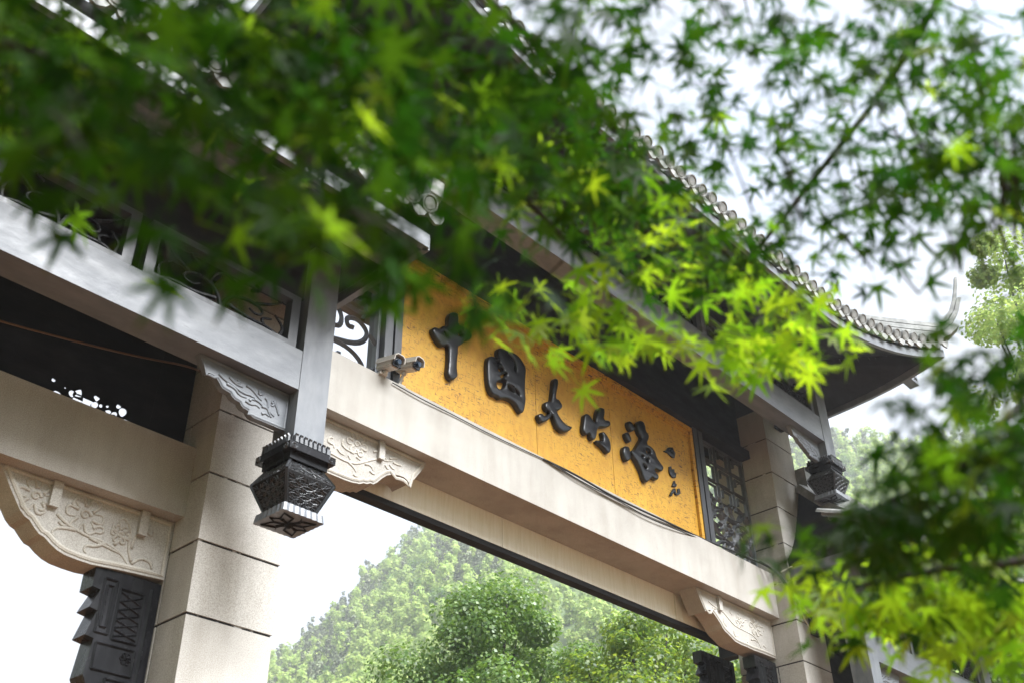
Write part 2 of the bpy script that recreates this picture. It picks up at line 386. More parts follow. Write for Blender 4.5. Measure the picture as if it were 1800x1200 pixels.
for k, TT in (('bam', T_BAM), ('pine', T_PINE), ('rnd', T_RND)):
    Vs, Fs, off = [], [], 0
    for it in items:
        if id(it) in chosen or it[2] != k: continue
        V, F = TT[rng.integers(len(TT))]; a = rng.random()*6.28; s = .62+.42*rng.random()
        c_, s_ = math.cos(a)*s, math.sin(a)*s
        Vs.append(V @ np.array([[c_, s_, 0], [-s_, c_, 0], [0, 0, s]]) + spot_xyz(it[0], it[1])); Fs.append(F+off); off += len(V)
    o = link({'bam': 'bamboo_forest', 'pine': 'conifer_forest', 'rnd': 'broadleaf_forest'}[k], np_mesh('forest', np.concatenate(Vs), np.concatenate(Fs)), MT[k])
    tag(o, {'bam': 'pale green bamboo wood covering the hill beyond the gate', 'pine': 'dull dark conifers mixed into the wood on the hill',
            'rnd': 'rounded deeper green broadleaf trees mixed into the hillside wood'}[k], 'forest', kind='stuff')

# ------------------------------------------------------------------ middle-distance trees
def broad_tree(name, az, dist, top_el, crad, crown_h, n, size, mat_, label, cat, group=None, lobes=16, elong=1.7, lobe_r=.34, seed=1, top_az=None):
    rs = np.random.default_rng(seed)
    x, y = CAM.x+dist*math.cos(R(az)), CAM.y+dist*math.sin(R(az)); H = 1.6+dist*math.tan(R(top_el))
    root = thing(name, (x, y, 0), label, cat, group)
    C, Rd = [], []
    for i in range(lobes):
        q = i/(lobes-1); a = i*2.4+rs.random(); zz = H - crown_h*(1-q)**1.0 - lobe_r*crad
        rr = crad*.85*(min(1, 1.35*(1-q))**.55)*(.35+.65*math.sqrt(rs.random())) if q < .985 else 0
        C.append((x+rr*math.cos(a), y+rr*math.sin(a), zz)); s = crad*lobe_r*(.55+.95*rs.random()); Rd.append((s, s, s*.75))
    bm = bmesh.new(); fork = H-crown_h
    tube(bm, [(x, y, 0), (x+.08, y, fork*.5), (x, y+.05, fork), (x+.05, y, H-crown_h*.35)], .05*crad+.06, 8, .03)
    obj('trunk', bm, BARK, root, smooth=True)
    for c in C[::2]:
        bm = bmesh.new(); z0 = fork + .5*rs.random()*(c[2]-fork)
        tube(bm, [(x, y, z0), ((x+c[0])/2, (y+c[1])/2, (z0+c[2])/2+.1), c], .02*crad+.012, 6, .012); obj('limb', bm, BARK, root, smooth=True)
    V, F = leaf_cloud(n, C, Rd, size, .35, elong, .5)
    me = np_mesh('crown', V-np.array([x, y, 0]), F); tag(link('crown', me, mat_, root), kind='stuff')
    return root
broad_tree('broadleaf_tree', 43.6, 24, 22.2, 4.3, 6.0, 60000, .085, TREE_LEAF, 'dense glossy green tree framed under the middle of the gate', 'tree', seed=3, lobes=60, lobe_r=.17)
broad_tree('broadleaf_tree', 49.3, 22, 17.2, 1.6, 3.5, 9000, .09, TREE_LEAF, 'small green tree at the foot of the left of the large glossy tree', 'tree', seed=8, lobes=12)
broad_tree('branching_tree', 35.6, 21, 20.6, 3.4, 5.0, 30000, .08, YELLOW_LEAF, 'yellow-green tree with bare branches showing beside right gate bracket', 'tree', seed=5, lobes=60, lobe_r=.17)
broad_tree('branching_tree', 31.0, 20, 18.5, 2.4, 5.0, 9000, .09, YELLOW_LEAF, 'yellow-green tree half hidden behind the right gate pillar', 'tree', seed=15, lobes=24, lobe_r=.22)
broad_tree('bamboo_clump', 12.6, 24, 36.2, 2.3, 9, 15000, .085, BAMBOO_LEAF, 'tall fine-leaved pale green tree beside the upturned roof corner', 'tree', seed=21, lobes=22, elong=2.4, lobe_r=.28)
broad_tree('bamboo_clump', 10.6, 22, 33.0, 2.6, 9, 15000, .085, BAMBOO_LEAF, 'fine-leaved pale tree at the far right edge behind dark leaves', 'tree', seed=22, lobes=20, elong=2.4, lobe_r=.3)
broad_tree('shade_tree', 12.5, 19, 26.0, 3.0, 7, 14000, .1, TREE_LEAF, 'dark broadleaf tree low on the right beyond the gate roof', 'tree', seed=23, lobes=20, lobe_r=.32)
broad_tree('shade_tree', 17.2, 25, 20.5, 2.6, 6, 14000, .1, TREE_LEAF, 'green tree beyond the right end of the gate low in the corner', 'tree', seed=24, lobes=18)

# ------------------------------------------------------------------ the gate
XC = 7.55; YC = 0.2
GATE = thing('memorial_gateway', (XC, YC, 0), 'grey timber and stone ceremonial gateway with tiled roofs over three bays', 'gateway')
PX = ((-.22, .40), (3.28, 3.93), (11.17, 11.82), (14.70, 15.32))
COURSE, ZB = .485, 3.93-8*.485
for pi, (x0, x1) in enumerate(PX):
    inner = pi in (1, 2); ztop = 8.75 if inner else 6.3
    yf, yb = (-.22, .62) if inner else (-.15, .55)
    core = obj('stone_pillar', B(x0+.012, x1-.012, yf+.012, yb-.012, 0, ztop), MORTAR, GATE)
    z = ZB; k = 0
    while z < ztop-.05:
        z1 = min(z+COURSE, ztop); g = .0085; split = inner and z1 < 5.5
        ys = (yf, .12, yb) if split else (yf, yb)
        for ya, ybk in zip(ys[:-1], ys[1:]):
            j = random.uniform(-.0025, .0025)
            obj('stone_block', B(x0+j, x1+j, ya+(g if ya != yf else j), ybk-(g if ybk != yb else 0), max(z+g, 0.), z1-g), STONE, core, bevel=.004)
        z = z1; k += 1
# beams of stone
def stone_beam(x0, x1, y0, y1, z0, z1, name='stone_beam'): return obj(name, B(x0, x1, y0, y1, z0, z1), STONE, GATE, bevel=.008)
stone_beam(3.932, 11.168, 0, .42, 5.94, 6.49)
stone_beam(.402, 3.278, 0, .40, 4.64, 5.16)
stone_beam(11.822, 14.698, 0, .40, 4.64, 5.16)
# cream panels behind the middle beam
sx = [3.94, atY(883, 930, .42).x, atY(1187, 1065, .42).x, 11.16]
for a, c in zip(sx[:-1], sx[1:]): obj('rear_panel', B(a+.004, c-.004, .423, .50, 5.64, 6.45), CREAM, GATE, bevel=.004)
obj('dark_trim', B(3.94, 11.16, .426, .53, 5.585, 5.637), DARK, GATE)

# ---- stone brackets with carving
def relief(parent, lines, Y, r, name='carving', m=STONE_CARVED, flat=.55):
    bm = bmesh.new()
    for L in lines:
        tube(bm, [(x, Y, z) for x, z in smooth_line(L, 1)], r, 6, r*.55, flat=(Vector((0, 1, 0)), flat))
    return obj(name, bm, m, parent, smooth=True)
def conv(pts, ox, oy, s, Y): return [(p.x, p.z) for p in (atY(ox+x*s, oy+y*s, Y) for x, y in pts)]
def flower(cx, cz, r):
    L = [spiral(cx, cz, r*.32, 1.2, 0, 1, 10)]
    for i in range(6):
        a = i*math.pi/3; L.append([(cx+r*.45*math.cos(a-.45), cz+r*.45*math.sin(a-.45)), (cx+r*math.cos(a-.3), cz+r*math.sin(a-.3)), (cx+r*1.08*math.cos(a), cz+r*1.08*math.sin(a)), (cx+r*math.cos(a+.3), cz+r*math.sin(a+.3)), (cx+r*.45*math.cos(a+.45), cz+r*.45*math.sin(a+.45))])
    return L
def leafsprig(x, z, a, L):
    c, s = math.cos(a), math.sin(a)
    f = lambda u, v: (x+L*(u*c-v*s), z+L*(u*s+v*c))
    return [[f(0, 0), f(.35, .22), f(.75, .18), f(1, 0)], [f(0, 0), f(.4, -.2), f(.8, -.14), f(1, 0)], [f(.1, 0), f(.9, 0)]]
def bracket(outline, Y, th, lines, flowers, m=STONE, mc=STONE_CARVED, r=.014, border=.016, name='stone_bracket', inset=.032):
    bm = bmesh.new(); prismY(bm, outline, Y, Y+th); o = obj(name, bm, m, GATE)
    cx = sum(p[0] for p in outline)/len(outline); cz = sum(p[1] for p in outline)/len(outline)
    ins = []
    n = len(outline)
    for i in range(n):
        a, p, q = outline[i-1], outline[i], outline[(i+1) % n]
        d1 = Vector((p[0]-a[0], p[1]-a[1])).normalized(); d2 = Vector((q[0]-p[0], q[1]-p[1])).normalized(); d = d1+d2
        nn = Vector((-d.y, d.x)); nn = nn.normalized() if nn.length > 1e-6 else Vector((0, 0))
        if nn.dot(Vector((cx-p[0], cz-p[1]))) < 0: nn = -nn
        ins.append((p[0]+nn.x*inset, p[1]+nn.y*inset))
    bm = bmesh.new(); tube(bm, [(x, Y, z) for x, z in ins+ins[:1]], border, 6, flat=(Vector((0, 1, 0)), .6)); obj('border', bm, mc, o)
    LL = list(lines)
    for fx, fz, fr in flowers: LL += flower(fx, fz, fr)
    relief(o, LL, Y, r, m=mc); return o
YB = .12
LBo = conv([(12, 60), (55, 170), (105, 285), (130, 320), (155, 338), (185, 385), (205, 412), (235, 430), (262, 462), (300, 497), (340, 522), (410, 550), (480, 573), (620, 600), (760, 632), (866, 656)], 0, 800, 1/3, YB)
LBo[-1] = (3.277, LBo[-1][1]); LBo += [(3.277, 4.638), (LBo[0][0]-.02, 4.638)]
LBl = [conv(q, 0, 800, 1/3, YB) for q in (
    [(300, 305), (340, 350), (400, 390), (460, 425), (540, 450), (620, 500), (660, 550), (680, 590)],
    [(690, 560), (675, 480), (692, 420), (685, 365), (655, 325), (628, 345), (640, 378)],
    [(680, 445), (625, 425), (592, 385), (600, 360)], [(560, 460), (500, 480), (450, 470), (440, 500), (455, 512)],
    [(400, 392), (340, 380), (290, 380), (270, 405), (285, 428)], [(690, 490), (720, 410), (765, 392), (800, 430), (810, 400)],
    [(690, 570), (730, 545), (770, 545), (805, 575)], [(470, 432), (560, 480), (640, 520)], [(225, 250), (240, 280), (215, 290), (205, 280)], [(310, 345), (330, 370), (350, 365)],
    [(490, 385), (520, 370), (550, 385), (540, 410), (500, 405)], [(600, 470), (640, 440), (660, 400)], [(755, 545), (790, 560), (800, 600)], [(380, 260), (395, 230), (420, 225)])]
fl = [conv([(450, 312)], 0, 800, 1/3, YB)[0]+(.12,), conv([(190, 212)], 0, 800, 1/3, YB)[0]+(.11,), conv([(635, 415)], 0, 800, 1/3, YB)[0]+(.06,)]
bk = bracket(LBo, YB, .2, LBl, fl)
tag(bk, 'weathered stone bracket carved with peony and vine, left bay')
def mirror_pts(P): return [(2*XC-x, z) for x, z in P]
bracket(mirror_pts(LBo), YB, .2, [mirror_pts(l) for l in LBl], [(2*XC-a, b_, c_) for a, b_, c_ in fl])
CL = conv([(1240, 668), (1130, 800), (1065, 860), (1040, 820), (1000, 785), (950, 765), (900, 755), (850, 756), (800, 765), (750, 795), (690, 845), (645, 868), (605, 855), (570, 866), (525, 853), (480, 866), (445, 856), (400, 850), (300, 815), (150, 752), (60, 715)], 560, 720, .15, YB)
zl = CL[-1][1]; CL = [(CL[0][0]+.01, 5.938)] + CL + [(3.932, zl), (3.932, 5.938)]
CLl = [conv(q, 560, 720, .15, YB) for q in (
    [(60, 480), (150, 505), (260, 570), (350, 610), (450, 630), (540, 605), (640, 580), (720, 570), (800, 600), (860, 590)],
    [(120, 385), (110, 340), (140, 315), (170, 330)], [(130, 385), (175, 400), (180, 445)], [(290, 340), (270, 400), (310, 450), (380, 490), (440, 500), (520, 480)],
    [(380, 500), (380, 440), (420, 410)], [(220, 450), (250, 500), (300, 525)], [(350, 530), (370, 580)], [(440, 545), (470, 570), (490, 590)], [(350, 610), (400, 660), (430, 700), (435, 725)],
    [(410, 750), (430, 775), (455, 775)], [(540, 630), (600, 640), (640, 690), (630, 700)], [(600, 710), (630, 745), (660, 750)], [(780, 640), (800, 680), (820, 690)], [(830, 635), (860, 680), (890, 695)],
    [(870, 610), (920, 640), (970, 650)], [(830, 570), (880, 560), (920, 570)], [(640, 490), (690, 480), (720, 530), (790, 560), (800, 600)])]
bracket(CL, YB, .22, CLl, [conv([(450, 400)], 560, 720, .15, YB)[0]+(.10,)])
CRo = conv([(262, 205), (310, 320), (362, 440), (385, 425), (412, 428), (435, 445), (475, 500), (520, 570), (545, 620), (570, 652), (605, 685), (640, 722), (675, 758), (700, 772), (745, 795), (790, 812), (870, 850), (1000, 897), (1115, 945)], 1180, 1000, 1/6, YB)
CRo[-1] = (11.168, CRo[-1][1]); CRo += [(11.168, 5.938), (CRo[0][0]-.02, 5.938)]
CRl = [conv(q, 1180, 1000, 1/6, YB) for q in (
    [(390, 330), (440, 380), (510, 420), (560, 460), (620, 540), (680, 600), (760, 640), (840, 680), (890, 720), (930, 790), (945, 830)],
    [(430, 400), (460, 415), (490, 405)], [(620, 405), (610, 440), (640, 480)], [(700, 470), (720, 440)], [(555, 500), (545, 550), (585, 600)], [(760, 560), (770, 530), (800, 530)],
    [(850, 520), (860, 560), (910, 600)], [(930, 600), (970, 610), (975, 660)], [(930, 680), (960, 690)], [(660, 640), (665, 690), (685, 710)], [(840, 740), (880, 740), (910, 770)], [(970, 800), (1000, 830)], [(800, 760), (815, 800)], [(700, 690), (690, 740)])]
bracket(CRo, YB, .22, CRl, [conv([(880, 600)], 1180, 1000, 1/6, YB)[0]+(.11,), conv([(720, 560)], 1180, 1000, 1/6, YB)[0]+(.07,)], r=.012)

for px, py in ((102, 858), (256, 908), (672, 788), (1266, 1055)):
    c = atY(px, py, YB-.03); zt = 4.637 if px < 400 else 5.937
    obj('stone_clamp', B(c.x-.03, c.x+.03, YB-.035, YB-.003, zt-.17, zt), STONE, GATE, bevel=.006)
# ---- black stepped carved panels below the brackets
def stepped(x_in, z_top, sgn, Y, th, wide=1.):
    """sgn=-1: pillar on the +x side"""
    prof = [(0, 0), (.46, 0), (.46, .13), (.40, .14), (.45, .26), (.395, .27), (.44, .43), (.38, .44), (.40, .66), (.28, .88), (.31, .90), (.30, 1.08), (.24, 1.10), (.25, 1.45), (.17, 1.5), (.17, 2.1), (.10, 2.2), (.10, 2.6), (0, 2.62)]
    pts = [(x_in + sgn*a*wide, z_top-c) for a, c in prof]
    bm = bmesh.new(); prismY(bm, pts, Y, Y+th); o = obj('carved_panel', bm, BLACKWOOD, GATE)
    yb = Y
    bm = bmesh.new()
    def bar(a0, c0, a1, c1, w=.011):
        tube(bm, [(x_in+sgn*a0, yb, z_top-c0), (x_in+sgn*a1, yb, z_top-c1)], w, 4)
    def frame(a0, a1, c0, c1):
        bar(a0, c0, a1, c0); bar(a1, c0, a1, c1); bar(a1, c1, a0, c1); bar(a0, c1, a0, c0)
    frame(.10, .27, .10, .42); frame(.30, .385, .06, .40); frame(.32, .36, .1, .36); frame(.10, .36, .46, .62); frame(.10, .26, .66, .86); frame(.1, .25, .92, 1.06); frame(.1, .21, 1.12, 1.4); frame(.06, .14, 1.55, 2.1)
    for i in range(5): bar(.11, .12+.06*i, .26, .18+.055*i, .008); bar(.26, .12+.06*i, .11, .18+.055*i, .008)
    bar(.06, .05, .06, 1.5, .014)
    for (a, c) in ((.15, .52), (.13, .76), (.17, .77), (.13, .99)):
        for L in flower(x_in+sgn*a, z_top-c, .035): tube(bm, [(x, yb, z) for x, z in L], .007, 4)
    obj('fretwork', bm, BLACKWOOD, o); return o
ztb = atY(220, 1006, YB).z
for (xin, zt, s) in ((3.277, ztb, -1), (.403, ztb, 1), (11.823, ztb, 1), (14.697, ztb, -1), (11.167, 5.43, -1)):
    stepped(xin, zt, s, .14, .16)
stepped(11.167, 5.56, -1, .70, .12, 1.5)

# ---- amber name board
def board_z(): return 6.492, 8.07
BX0, BX1, BY = 5.17, 9.93, .15
NB = thing('name_board', (XC, BY, 6.49), 'amber yellow name board with five raised black characters between grey posts', 'sign')
sm = [BX0+.06, 7.05, 8.3, BX1-.06]
for a, c in zip(sm[:-1], sm[1:]): obj('board', B(a+.003, c-.003, BY, BY+.05, 6.5, 8.01), AMBER, NB, bevel=.003)
obj('backing', B(BX0, BX1, BY+.052, BY+.09, 6.5, 8.05), DARK, NB)
for (x0, x1, z0, z1) in ((BX0, BX1, 8.012, 8.075), (BX0, BX0+.058, 6.5, 8.01), (BX1-.058, BX1, 6.5, 8.01)):
    obj('frame', B(x0, x1, BY-.035, BY+.05, z0, z1), AMBER, NB, bevel=.01)
obj('inner_moulding', B(BX0+.06, BX1-.06, BY-.018, BY-.002, 7.965, 8.008), AMBER, NB, bevel=.006)
SB, SC = (700, 540, 1/6.), (930, 660, 1/5.453)
glyphs = [
 (SB, [[(330,245),(372,215),(420,248),(447,206),(490,214),(508,190),(505,120),(530,70),(590,60),(620,110),(615,203),(660,205),(720,240),(765,315),(745,350),(705,360),(680,350),(670,390),(625,415),(612,420),(612,470),(600,580),(600,690),(610,720),(600,750),(540,785),(495,715),(500,650),(510,560),(510,430),(495,405),(440,425),(400,380),(360,320)],
       [(458,262),(485,275),(515,310),(500,325),(470,300)], [(612,262),(650,268),(665,300),(640,318),(612,312)]]),
 (SB, [[(920,540),(955,520),(1000,530),(1038,556),(1020,460),(1060,430),(1110,455),(1160,470),(1230,505),(1280,560),(1330,650),(1320,760),(1318,900),(1325,1000),(1305,1110),(1270,1125),(1220,1040),(1190,1000),(1130,970),(1080,965),(1050,975),(1020,940),(980,935),(940,880),(920,780),(915,650)],
       [(1125,502),(1165,512),(1205,575),(1224,645),(1222,700),(1196,660),(1213,610),(1196,570),(1160,535)], [(1005,560),(1045,570),(1055,600),(1025,615)], [(1020,640),(1080,640),(1095,672),(1045,690)],
       [(1045,738),(1120,690),(1132,712),(1070,758)], [(1010,820),(1035,780),(1120,785),(1110,820),(1085,860),(1035,870)], [(1145,808),(1192,880),(1202,908),(1165,890),(1132,860)], [(1196,848),(1262,920),(1256,950),(1212,900)]]),
 (SC, [[(215,45),(235,28),(260,45),(262,90),(245,170),(238,232),(260,225),(300,285),(300,315),(270,338),(243,338),(260,380),(300,440),(340,475),(390,495),(390,520),(340,548),(300,545),(260,515),(235,470),(215,410),(205,375),(185,415),(150,440),(105,460),(80,430),(60,380),(105,362),(125,390),(160,385),(188,352),(150,340),(130,300),(135,260),(165,250),(193,257),(200,200),(210,120)]]),
 (SC, [[(510,380),(540,365),(575,400),(600,450),(622,445),(620,420),(635,330),(665,305),(705,320),(708,370),(695,430),(745,430),(763,460),(760,490),(700,503),(655,495),(635,520),(628,590),(615,615),(590,625),(570,600),(565,550),(530,578),(500,545),(495,500),(505,440)],
       [(675,545),(700,540),(745,600),(765,660),(765,735),(735,752),(690,690),(620,635),(640,618),(690,635),(690,590)]]),
 (SC, [[(925,450),(950,435),(980,470),(998,525),(965,542),(935,500)], [(900,555),(935,540),(970,630),(940,648),(912,600)], [(885,690),(910,675),(940,685),(960,780),(950,815),(915,828),(895,790),(880,735)],
       [(1010,460),(1040,432),(1075,440),(1098,490),(1100,535),(1130,570),(1132,610),(1105,660),(1150,680),(1190,730),(1205,790),(1240,840),(1272,880),(1265,915),(1240,922),(1190,890),(1185,920),(1225,960),(1222,1000),(1195,1002),(1160,975),(1130,1015),(1105,1028),(1080,1000),(1060,930),(1020,840),(980,780),(955,725),(990,720),(1030,650),(1065,595),(1035,560),(1020,510)],
       [(1092,690),(1140,712),(1152,748),(1128,765),(1100,735)], [(1097,800),(1135,788),(1122,835),(1102,838)], [(1045,765),(1085,770),(1070,795)], [(1065,840),(1118,880),(1097,905),(1080,872)]]),
]
for ch, ((ox, oy, s), loops) in zip('中國大竹海', glyphs):
    LL = [smooth_line(conv(q, ox, oy, s, BY-.02), 1, True) for q in loops]
    bm = glyph_plate(LL, BY-.058, .057, .022); tag(obj('character', bm, LACQ, NB), 'raised glossy black brush character ' + ch)
small = [
 [[(1288,722),(1318,708),(1330,686),(1372,685),(1382,712),(1398,740),(1390,788),(1365,778),(1345,757),(1330,740)], [(1345,710),(1360,712),(1355,730)]],
 [[(1340,870),(1358,865),(1363,895),(1388,892),(1390,922),(1408,935),(1402,975),(1372,972),(1348,945),(1340,915)]],
 [[(1385,1005),(1397,1010),(1398,1030),(1413,1040),(1407,1062),(1368,1058),(1374,1035)]],
 [[(1343,1145),(1378,1080),(1396,1080),(1408,1122),(1425,1120),(1420,1082),(1440,1078),(1448,1128),(1425,1142),(1400,1138),(1386,1105),(1365,1152)]]]
for q in small:
    LL = [conv(l, *SC, BY-.01) for l in q]
    tag(obj('signature_mark', glyph_plate(LL, BY-.02, .019, .003), LACQ, NB))

# ---- posts, lattices and dark wall beside and above the name board
for x0, x1 in ((4.97, 5.06), (5.085, 5.168), (9.932, 10.015), (10.04, 10.13)):
    obj('board_post', B(x0, x1, .10, .34, 6.492, 8.2), IRONGREY, GATE, bevel=.01)
obj('upper_wall', B(3.935, 11.165, .16, .30, 8.21, 9.25), DARK, GATE)
obj('lintel', B(3.935, 11.165, .05, .34, 8.09, 8.205), DARK, GATE)
def lattice(x0, x1, z0, z1, Y, name='lattice_panel', flip=False, dense=False):
    bm = bmesh.new(); w_, h_ = x1-x0, .92
    fr = .03
    box(bm, x0, x1, Y, Y+.06, z0, z0+fr*1.6); box(bm, x0, x0+fr, Y, Y+.06, z0+fr*1.6, z1); box(bm, x1-fr, x1, Y, Y+.06, z0+fr*1.6, z1)
    o = obj(name, bm, TIMBER_V, GATE)
    bm = bmesh.new()
    U = lambda u, v: ((x1-u*w_) if flip else (x0+u*w_), z0+v*h_)
    curls = [[(.02,.18),(.2,.25),(.28,.12),(.12,.06),(.04,.1)], [(.28,.22),(.5,.3),(.75,.28),(.9,.12),(.7,.04),(.52,.1),(.6,.18)], [(.3,.05),(.42,.12),(.36,.22),(.2,.3),(.1,.4),(.2,.56),(.34,.52),(.36,.36),(.3,.3)],
        [(.1,.4),(.02,.5),(.06,.62),(.22,.68),(.4,.6),(.46,.46),(.58,.46),(.6,.6),(.5,.72),(.52,.84)], [(.5,.3),(.8,.38),(.9,.55),(.78,.66),(.64,.62),(.66,.52),(.72,.54)], [(.6,.78),(.78,.74),(.92,.8),(.98,.9)], [(.9,.12),(.98,.2)], [(.9,.55),(.98,.48)], [(.82,.68),(.86,.82),(.8,.92)], [(.0,.72),(.14,.78),(.1,.9)]]
    for c in curls:
        L = smooth_line([U(*p) for p in c], 2); tube(bm, [(x, Y+.03, z) for x, z in L], .026, 4)
    if dense:
        for c in curls: tube(bm, [(x, Y+.035, z) for x, z in smooth_line([U(1-p[0], .98-p[1]) for p in c], 2)], .026, 4)
        for c in curls[:6]: tube(bm, [(x, Y+.04, z) for x, z in smooth_line([U(p[1], p[0]) for p in c], 2)], .024, 4)
    zz = z0+h_*.86
    while zz < z1-.1:      # squared meander upper part
        for k in range(3):
            xa, xb = x0+w_*(k/3+.04), x0+w_*((k+1)/3-.04)
            for (a, c, d, e) in ((xa, zz, xb, zz), (xb, zz, xb, zz+.2), (xa, zz, xa, zz+.24), (xa+.08, zz+.2, xb, zz+.2), (xa+.08, zz+.1, xa+.08, zz+.2)):
                tube(bm, [(a, Y+.03, c), (d, Y+.03, e)], .022, 4)
        tube(bm, [(x0, Y+.03, zz+.25), (x1, Y+.03, zz+.25)], .02, 4)
        zz += .27
    obj('scrollwork', bm, IRONGREY, o, smooth=False); return o
lattice(3.94, 4.966, 6.492, 8.085, .17); lattice(10.134, 11.16, 6.492, 8.085, .17, flip=True, dense=True)

# side bays: dark boarded wall above the stone beam with a pierced panel
def hole_wall(mirror):
    H = [(285,800,9),(297,880,26),(345,842,5),(412,870,22),(412,905,26),(385,872,16),(418,952,20),(480,957,16),(512,897,14),(497,932,18),(534,935,9),(568,940,7),(525,985,20),(585,1012,26),(605,982,16),(572,968,13),(628,940,11),(648,972,20),(650,1030,28),(340,922,5)]
    f = (lambda x: 2*XC-x) if mirror else (lambda x: x)
    hx0, hx1, hz0, hz1 = f(1.5), f(3.0), 5.17, 5.95
    loops = [[(hx0, hz0), (hx1, hz0), (hx1, hz1), (hx0, hz1)]]
    rs = random.Random(5)
    Yw = .20
    for x, y, r in H:
        r *= .42; n = 7; L = []
        for i in range(n):
            a = 2*math.pi*i/n; q = r*(.75+.55*rs.random()); p = atY(x/3+q*math.cos(a), 400+y/3+q*math.sin(a)*.85, Yw); L.append((f(p.x), p.z))
        loops.append(smooth_line(L, 1, True))
    o = obj('pierced_panel', curve_plate(loops, Yw, .012), DARK, GATE)
    a0, a1 = sorted((f(.41), f(1.498))); obj('wall_panel', B(a0, a1, Yw, Yw+.06, 5.162, 5.95), DARK, GATE)
    a0, a1 = sorted((f(3.002), f(3.275))); obj('wall_panel', B(a0, a1, Yw, Yw+.06, 5.162, 5.95), DARK, GATE)
    a0, a1 = sorted((f(.41), f(3.275))); obj('wall_panel', B(a0, a1, Yw-.03, Yw+.1, 5.953, 6.9), DARK, GATE)
hole_wall(False); hole_wall(True)

# ---- timber front: hanging posts, beams, friezes (front, and the same at the back)
PLATEPAT = None
def half_panel(bm, quad, n=3, m=2, r=.0055):
    """interlaced rings laid over a (possibly trapezoid) panel given by 4 corners"""
    a, b_, c, d = [Vector(p) for p in quad]
    nrm = (b_-a).cross(d-a).normalized()
    P = lambda u, v: (a*(1-u)+b_*u)*(1-v) + (d*(1-u)+c*u)*v + nrm*.002
    for i in range(n):
        for j in range(m):
            for (ou, ov) in ((.5, .5), (0, 0), (1, 0), (0, 1), (1, 1)):
                pts = []
                for k in range(13):
                    q = 2*math.pi*k/12; u = (i+ou+.5*math.cos(q)*1.41)/n; v = (j+ov+.5*math.sin(q)*1.41)/m
                    if -.001 <= u <= 1.001 and -.001 <= v <= 1.001: pts.append(P(u, v))
                    elif len(pts) > 1: tube(bm, pts, r, 4); pts = []
                    else: pts = []
                if len(pts) > 1: tube(bm, pts, r, 4)
            tube(bm, [P(i/n, j/m), P((i+1)/n, (j+1)/m)], r*.8, 4); tube(bm, [P(i/n, (j+1)/m), P((i+1)/n, j/m)], r*.8, 4)
